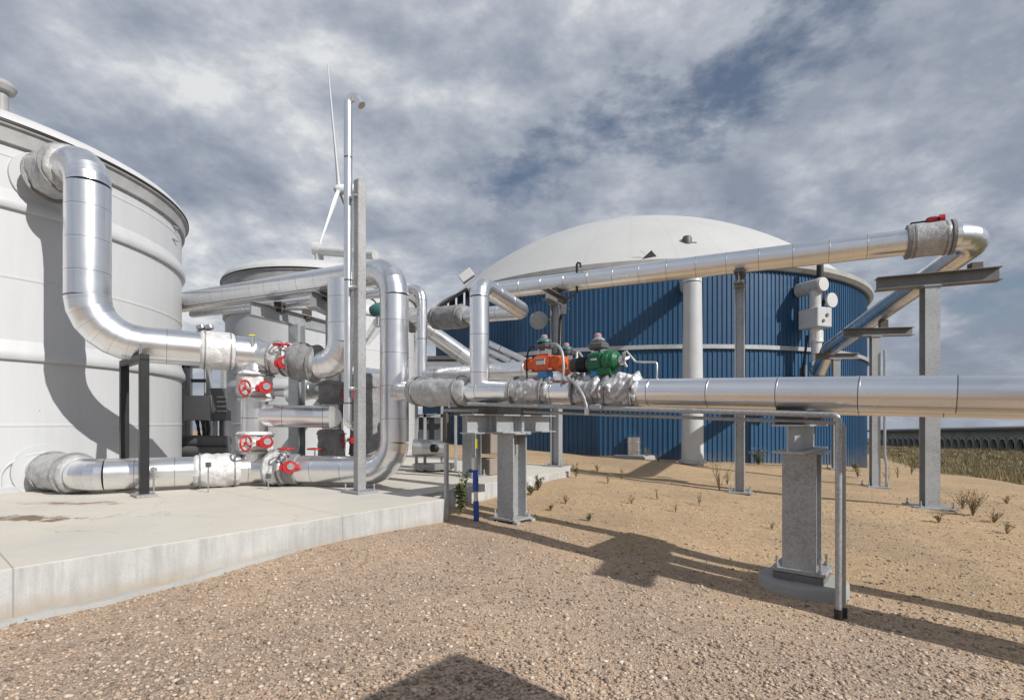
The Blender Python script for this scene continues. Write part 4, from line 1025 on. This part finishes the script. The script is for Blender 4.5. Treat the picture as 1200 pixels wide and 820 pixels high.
# equipment between the two white tanks
sk=at(240,545,15.5); sk.z=SLAB
T=thing('control_rack','control rack with grey cabinets and black cables standing between the white tanks','control panel',sk)
for px in(216,222,245,262):
    q=at(px,480,15.2); MB().box(V((q.x,q.y,(SLAB+3.4)/2)),(.12,.12,3.4-SLAB),bev=.006).build('frame_post','galv',T)
MB().box(at(240,428,15.2),(1.3,.12,.16)).build('frame_rail','galv',T); MB().box(at(231,446,15.25),(.5,.1,.1)).build('frame_rail','dark_steel',T)
MB().box(at(234,478,14.9),(.75,.3,.72),bev=.02).build('cabinet','grey_box',T)
b=MB().box(at(258,474,15.0),(.5,.3,.95),bev=.02).build('vent_cabinet','dark_box',T)
for i in range(4): MB().box(at(260,465+5.5*i,14.82),(.28,.02,.05)).build('louvre','galv_dull',b)
for i in range(5):
    p0=at(229+3.3*i,490,14.85); p1=at(233+2.6*i,514,14.9); MB().tube([p0,p0.lerp(p1,.5)+V((.05*(-1)**i,0,0)),p1],.035,8).build('cable','rubber',T)
for px in(244,252,260): MB().box(at(px,503,15.1),(.1,.1,.8)).build('conduit_stub',('label','brown_box','dark_box')[int(px)%3],T)
for y_,r_ in((516,.16),(527,.15)): MB().tube([at(214,y_,14.6),at(268,y_+1,14.6)],r_,20).build('dark_pipe','dark_box',T)
MB().box(at(240,537,15),(1.5,.5,.2)).build('plinth','dark_steel',T)
T=thing('yard_lamp','small twin floodlight above the pipe between the white tanks','lamp',at(238,400,16))
p=at(240,385,16); 
for d_ in(-.12,.14): MB().box(p+V((d_,0,.04)),(.22,.2,.16),(.9,0,.3),(0,1,0),.03).build('lamp_head','galv',T)
MB().tube([p+V((0,.05,.0)),V((p.x,p.y+.05,SLAB))],.05,10).build('lamp_pole','galv_dull',T); MB().box(p-Z*.1,(.5,.05,.05)).build('cross_arm','dark_box',T)

# drum on a plate by the blue wall
g=gp(743,536)
T=thing('steel_sump','silver riveted sump drum on a flat concrete plate against the blue wall','sump',g)
MB().lathe(g,[(.9,-.1),(.88,.06),(.80,.11),(0,.115)],9).build('concrete_plate','concrete',T,20)
MB().lathe(g+Z*.11,[(.31,0),(.31,.18),(.325,.19),(.325,.22),(.31,.23),(.31,.5),(.325,.51),(.325,.54),(.31,.55),(.31,.74),(.28,.76),(0,.76)],28).build('drum_shell','steel',T,30)

# ------------------------------------------------------------------ wind turbine (far behind)
hub=at(397,222,150); tb=hub+V((4.8,1.2,0))
T=thing('wind_turbine','distant white wind turbine, two blades showing left of the vent pipe','wind turbine',(tb.x,tb.y,-3))
MB().tube([V((tb.x,tb.y,-3)),V((tb.x,tb.y,hub.z-1))],[2.0,1.2],24).build('tower','turbine',T)
rx=V((-.067,.998,0)).normalized(); rax=V((-rx.y,rx.x,0))
MB().tube([hub-rax*6.5,hub-rax*5,hub-rax*.3],[.9,1.5,1.4],16).build('nacelle','turbine',T)
MB().lathe(hub,[(1.3,-.6),(1.3,.3),(.9,1.1),(0,1.6)],20,rax).build('hub','turbine',T)
for ang in(111,231,351):
    a=R(ang); d=rx*math.cos(a)+Z*math.sin(a); s_=rax.cross(d); mb=MB(); rs=[]
    for t,cw_,th in((0,1.1,1.1),(.05,1.2,1.0),(.2,1.7,.75),(.5,1.1,.55),(.8,.7,.4),(1,.35,.25)):
        c=hub+d*(1+30*t); tw=R(18*(1-t)); e1=(s_*math.cos(tw)+rax*math.sin(tw)); e2=d.cross(e1)
        rs.append([c+e1*(cw_/2*math.cos(k_))+e2*(th/2*math.sin(k_)) for k_ in [2*math.pi*j/14 for j in range(14)]])
    mb.rings(rs,True,True,True); mb.build('blade','turbine',T)

# ------------------------------------------------------------------ barn far right
ba=V((60*1.08,57,-2.5)); bb_=V((.70*96,96,-3.6)); bd=(bb_-ba); BL=bd.length; bd.normalize(); bn=V((bd.y,-bd.x,0)); 
if bn.y>0: bn=-bn
if bn.x>0 and bn.y>0: bn=-bn
inn=-V((-bd.y,bd.x,0)) if V((-bd.y,bd.x,0)).x<0 else V((-bd.y,bd.x,0))
T=thing('livestock_barn','long low dark barn with a row of arched openings, far right beyond the grass','barn',ba)
def bpt(s_,o_,z): return ba+bd*s_+inn*o_+Z*z
HB=3.75
MB().add([bpt(0,0,2.35),bpt(BL,0,2.35),bpt(BL,0,HB),bpt(0,0,HB),bpt(0,9,-.5),bpt(BL,9,-.5),bpt(BL,9,HB),bpt(0,9,HB),bpt(0,.0,-.5),bpt(BL,.0,-.5)],[(0,1,2,3),(4,7,6,5),(0,3,7,4,8),(1,9,5,6,2)]).build('boarded_wall','barn_wall',T)
MB().add([bpt(-.6,-.8,HB),bpt(BL+.6,-.8,HB),bpt(BL+.6,4.5,HB+.3),bpt(-.6,4.5,HB+.3),bpt(BL+.6,10,HB),bpt(-.6,10,HB),bpt(-.6,-.8,HB-.3),bpt(BL+.6,-.8,HB-.3)],[(0,1,2,3),(3,2,4,5),(0,6,7,1)]).build('roof','barn_roof',T)
MB().add([bpt(0,1.6,-.5),bpt(BL,1.6,-.5),bpt(BL,1.6,2.5),bpt(0,1.6,2.5)],[(0,1,2,3)]).build('dark_interior','dark_hole',T)
na=int(BL/1.3)
for i in range(na):
    s_=.8+i*1.3; c=bpt(s_,0,1.3); mb=MB(); rs0=[];rs1=[];rs2=[]
    EX,EZ=.54,.95
    for j in range(25):
        a=math.pi*(-.2+1.4*j/24); e=bd*(EX*math.cos(a))+Z*(EZ*math.sin(a)); rs0.append(c+e); rs1.append(c+e*1.13-inn*.22); rs2.append(c+e*1.01-inn*.25)
    mb.rings([[p+inn*.5 for p in rs0],rs0,rs2,rs1,[p+inn*.3 for p in rs1]],False); mb.build('arched_hoop','pale_hoop',T)
    top=[bpt(s_+.65-1.3*j/12,.1,2.36) for j in range(13)]; arcp=[c+bd*(EX*1.12*math.cos(math.pi*j/12))+Z*(EZ*1.12*math.sin(math.pi*j/12))+inn*.1 for j in range(13)]
    MB().rings([top,arcp],False).build('spandrel','barn_wall',T)
MB().box(bpt(-.3,-.3,1.0),(.35,.35,3.2),bd,None).build('corner_post','black',T)

# ------------------------------------------------------------------ plants
def weed(label,loc,h,nst,spread,green,leafs,seed,name='weed_plant',group='weeds on the gravel',leafL=.06):
    rd=random.Random(seed); t=thing(name,label,'weed',loc,0,group)
    st=MB(); lf=MB()
    for i in range(nst):
        a=rd.random()*6.28; tilt=rd.random()*spread; hh=h*(.55+.45*rd.random()); pts=[]
        for k_ in range(5):
            u=k_/4; pts.append(V((math.cos(a)*tilt*hh*u**1.2+ .03*rd.uniform(-1,1)*u,math.sin(a)*tilt*hh*u**1.2+.03*rd.uniform(-1,1)*u,hh*u-(.02 if k_==0 else 0))))
        st.tube(pts,[.006,.005,.0045,.0035,.002],5)
        for k_ in range(leafs):
            u=.15+.85*rd.random(); j=min(3,int(u*4)); p=pts[j].lerp(pts[j+1],u*4-j); b_=rd.random()*6.28; e_=rd.uniform(-.2,.9); L=leafL*(.6+.8*rd.random())
            d=V((math.cos(b_)*math.cos(e_),math.sin(b_)*math.cos(e_),math.sin(e_))); s_=d.cross(Z).normalized()*L*.2; up=s_.cross(d)*.3
            lf.add([p,p+d*L*.5+s_+up,p+d*L,p+d*L*.5-s_+up],[(0,1,2,3)])
    st.build('stem','dry',t,local=True); lf.build('leaves','leaf' if green else 'dry',t,local=True)
    return t
WP=[(540,602,.75,9,.35,1,26,'tall leafy weed growing at the slab notch below the grey jacket',.13),(630,574,.30,16,.7,1,10,'low green tuft right of the first pillar',.09),(622,580,.22,12,.8,1,8,'flat tuft just right of the blue valve tube',.08),
(675,560,.42,6,.25,1,14,'small upright weed beside the slab corner',.08),(843,574,.85,9,.5,1,7,'tall wispy weed left of the slim middle column',.06),(852,568,.5,7,.6,1,8,'short wispy weed next to the tall wispy one',.06),
(889,545,.75,22,.6,1,14,'green bush against the blue wall behind the slim column',.12),(758,538,.5,10,.5,0,8,'dry weed at the right side of the sump drum',.08),(728,562,.30,7,.5,0,6,'dry twig weed on the sand left of the duct shadow',.06),
(712,566,.28,6,.6,0,6,'second dry twig weed, nearer the slab corner',.06),(772,541,.35,8,.6,0,6,'dry weed between sump drum and white duct',.07),(1005,560,.45,8,.6,1,8,'sparse weed at the blue wall near the right columns',.08),(1003,552,.35,12,.8,1,10,'low green weeds at the foot of the blue wall, far right',.1),
(1140,604,.55,26,.9,0,14,'wide brown bush right of the thick column',.05),(1128,596,.45,16,.9,0,10,'brown twiggy bush touching the thick column base',.05),(1165,612,.30,12,1.0,0,8,'small dry bush at the far right of the gravel',.05),
(1040,566,.55,8,.4,0,8,'dry weed just right of the middle right column',.06),(1052,560,.45,8,.5,0,8,'dry weed at the gravel pad edge',.06),(1068,556,.5,9,.5,1,8,'greenish weed on the pad edge left of the thick column',.07),
(792,600,.22,4,.5,0,5,'tiny weed on the open sand',.05),(770,585,.25,5,.5,1,6,'tiny green weed on the open sand',.05),(645,598,.16,8,.9,0,6,'dry low tuft near the first pillar foot',.05),(663,590,.2,8,.8,0,6,'dry tuft on sand beyond the first pillar',.05),
(905,620,.15,5,.9,0,4,'tiny sprig on sand left of the second pillar',.05),(690,610,.14,7,.9,1,8,'small green sprig on sand between the two pillars',.06),(820,592,.3,5,.4,0,6,'thin dry stalk left of the tall wispy weed',.05),(740,590,.18,6,.8,0,6,'pale dry tuft on sand below the sump drum',.05),(1100,612,.2,10,1.,0,8,'low dry tuft in front of the thick column',.05),(960,560,.25,7,.7,1,8,'small weed before the blue wall beside the second pillar',.07),(1180,590,.25,9,.9,0,8,'dry tuft near the pad edge at far right',.06),(1090,563,.4,9,.6,0,9,'dry weed beyond the thick column on the pad edge',.07),(700,552,.25,8,.7,1,8,'low weed on the berm left of the sump drum',.07),(1180,625,.22,8,.9,0,6,'grey dry sprig by the right picture edge',.05)]
for i,(px,py,h,n_,sp_,gr,lfn,lab,LL) in enumerate(WP): weed(lab,gp(px,py),h,n_,sp_,gr,lfn,100+i,leafL=LL)
def fieldgrass():
    vs=[];fs=[];c=0; rd=random.Random(3)
    n=0
    while n<38000:
        d=rd.uniform(.4,46)**1.0; al=rd.uniform(-8,70)
        x=15.6+EU[0]*al+EU[1]*d; y=15.2+EU[1]*al-EU[0]*d
        if y<12 or x/y<.66 or x/y>1.4: continue
        n+=1
        pt=noise.noise(V((x*.25,y*.25,0)))
        if d<2.5 and rd.random()>.35*d: continue
        if pt<-.12 and rd.random()<.75: continue
        h=(.18+.36*rd.random())*(1+.8*pt); z=ground(x,y)-.03; a=rd.random()*6.28; wd=.007+.006*y/20
        for k_ in range(4):
            b=a+rd.uniform(-1.5,1.5); lx,ly=math.cos(b)*h*rd.uniform(.1,.6),math.sin(b)*h*rd.uniform(.1,.6); ox,oy=-math.sin(b)*wd,math.cos(b)*wd; X,Y=x+rd.uniform(-.2,.2),y+rd.uniform(-.2,.2)
            vs+= [(X-ox,Y-oy,z),(X+ox,Y+oy,z),(X+lx*.5+ox*.6,Y+ly*.5+oy*.6,z+h*.6),(X+lx*.5-ox*.6,Y+ly*.5-oy*.6,z+h*.6),(X+lx,Y+ly,z+h*.95)]
            fs+= [(c,c+1,c+2,c+3),(c+3,c+2,c+4)]; c+=5
    me=bpy.data.meshes.new('field_grass'); me.from_pydata(vs,[],fs); me.materials.append(M['grass'])
    o=bpy.data.objects.new('field_grass',me); COL.objects.link(o); tag(o,'rough brown green grass covering the low field beyond the gravel','grass',None,'stuff')
fieldgrass()

# ------------------------------------------------------------------ unseen casters made up outside the frame, for shadows that fall into it
q=V((2.62,1.33,0)); e1=V((.775,-.632,0)); e2=V((-.56,-.83,0))
c=q+e1*.6+e2*.45; gg=ground(c.x,c.y)
T=thing('shadow_caster_cabinet','unseen grey cabinet shape added to cast the shadow at the bottom edge','cabinet',(c.x,c.y,gg))  # invented box out of view, put there for its shadow at the bottom edge
MB().box(V((c.x,c.y,(gg+2.66)/2)),(1.2,.9,2.66-gg),e1,None,.02).build('caster_body','grey_box',T)
MB().box(V((c.x,c.y,2.68)),(1.24,.94,.05),e1,None,.01).build('caster_lid','galv',T)
ps=V((1.52,6.85,-.15)); s_=5.2; c=V((ps.x+.78*s_,ps.y-.625*s_,0)); gg=ground(c.x,c.y); hc=ps.z+s_*math.tan(EL)
T=column('unseen column with cross beam, added to cast the block shadow under the pipes',V((c.x,c.y,gg)),hc-.35,.26,.26,W,(1.1,1.1),.34,.30,V((.42,.91,0)),.55)  # guessed caster out of view, shaped to throw the block shadow below the pipes
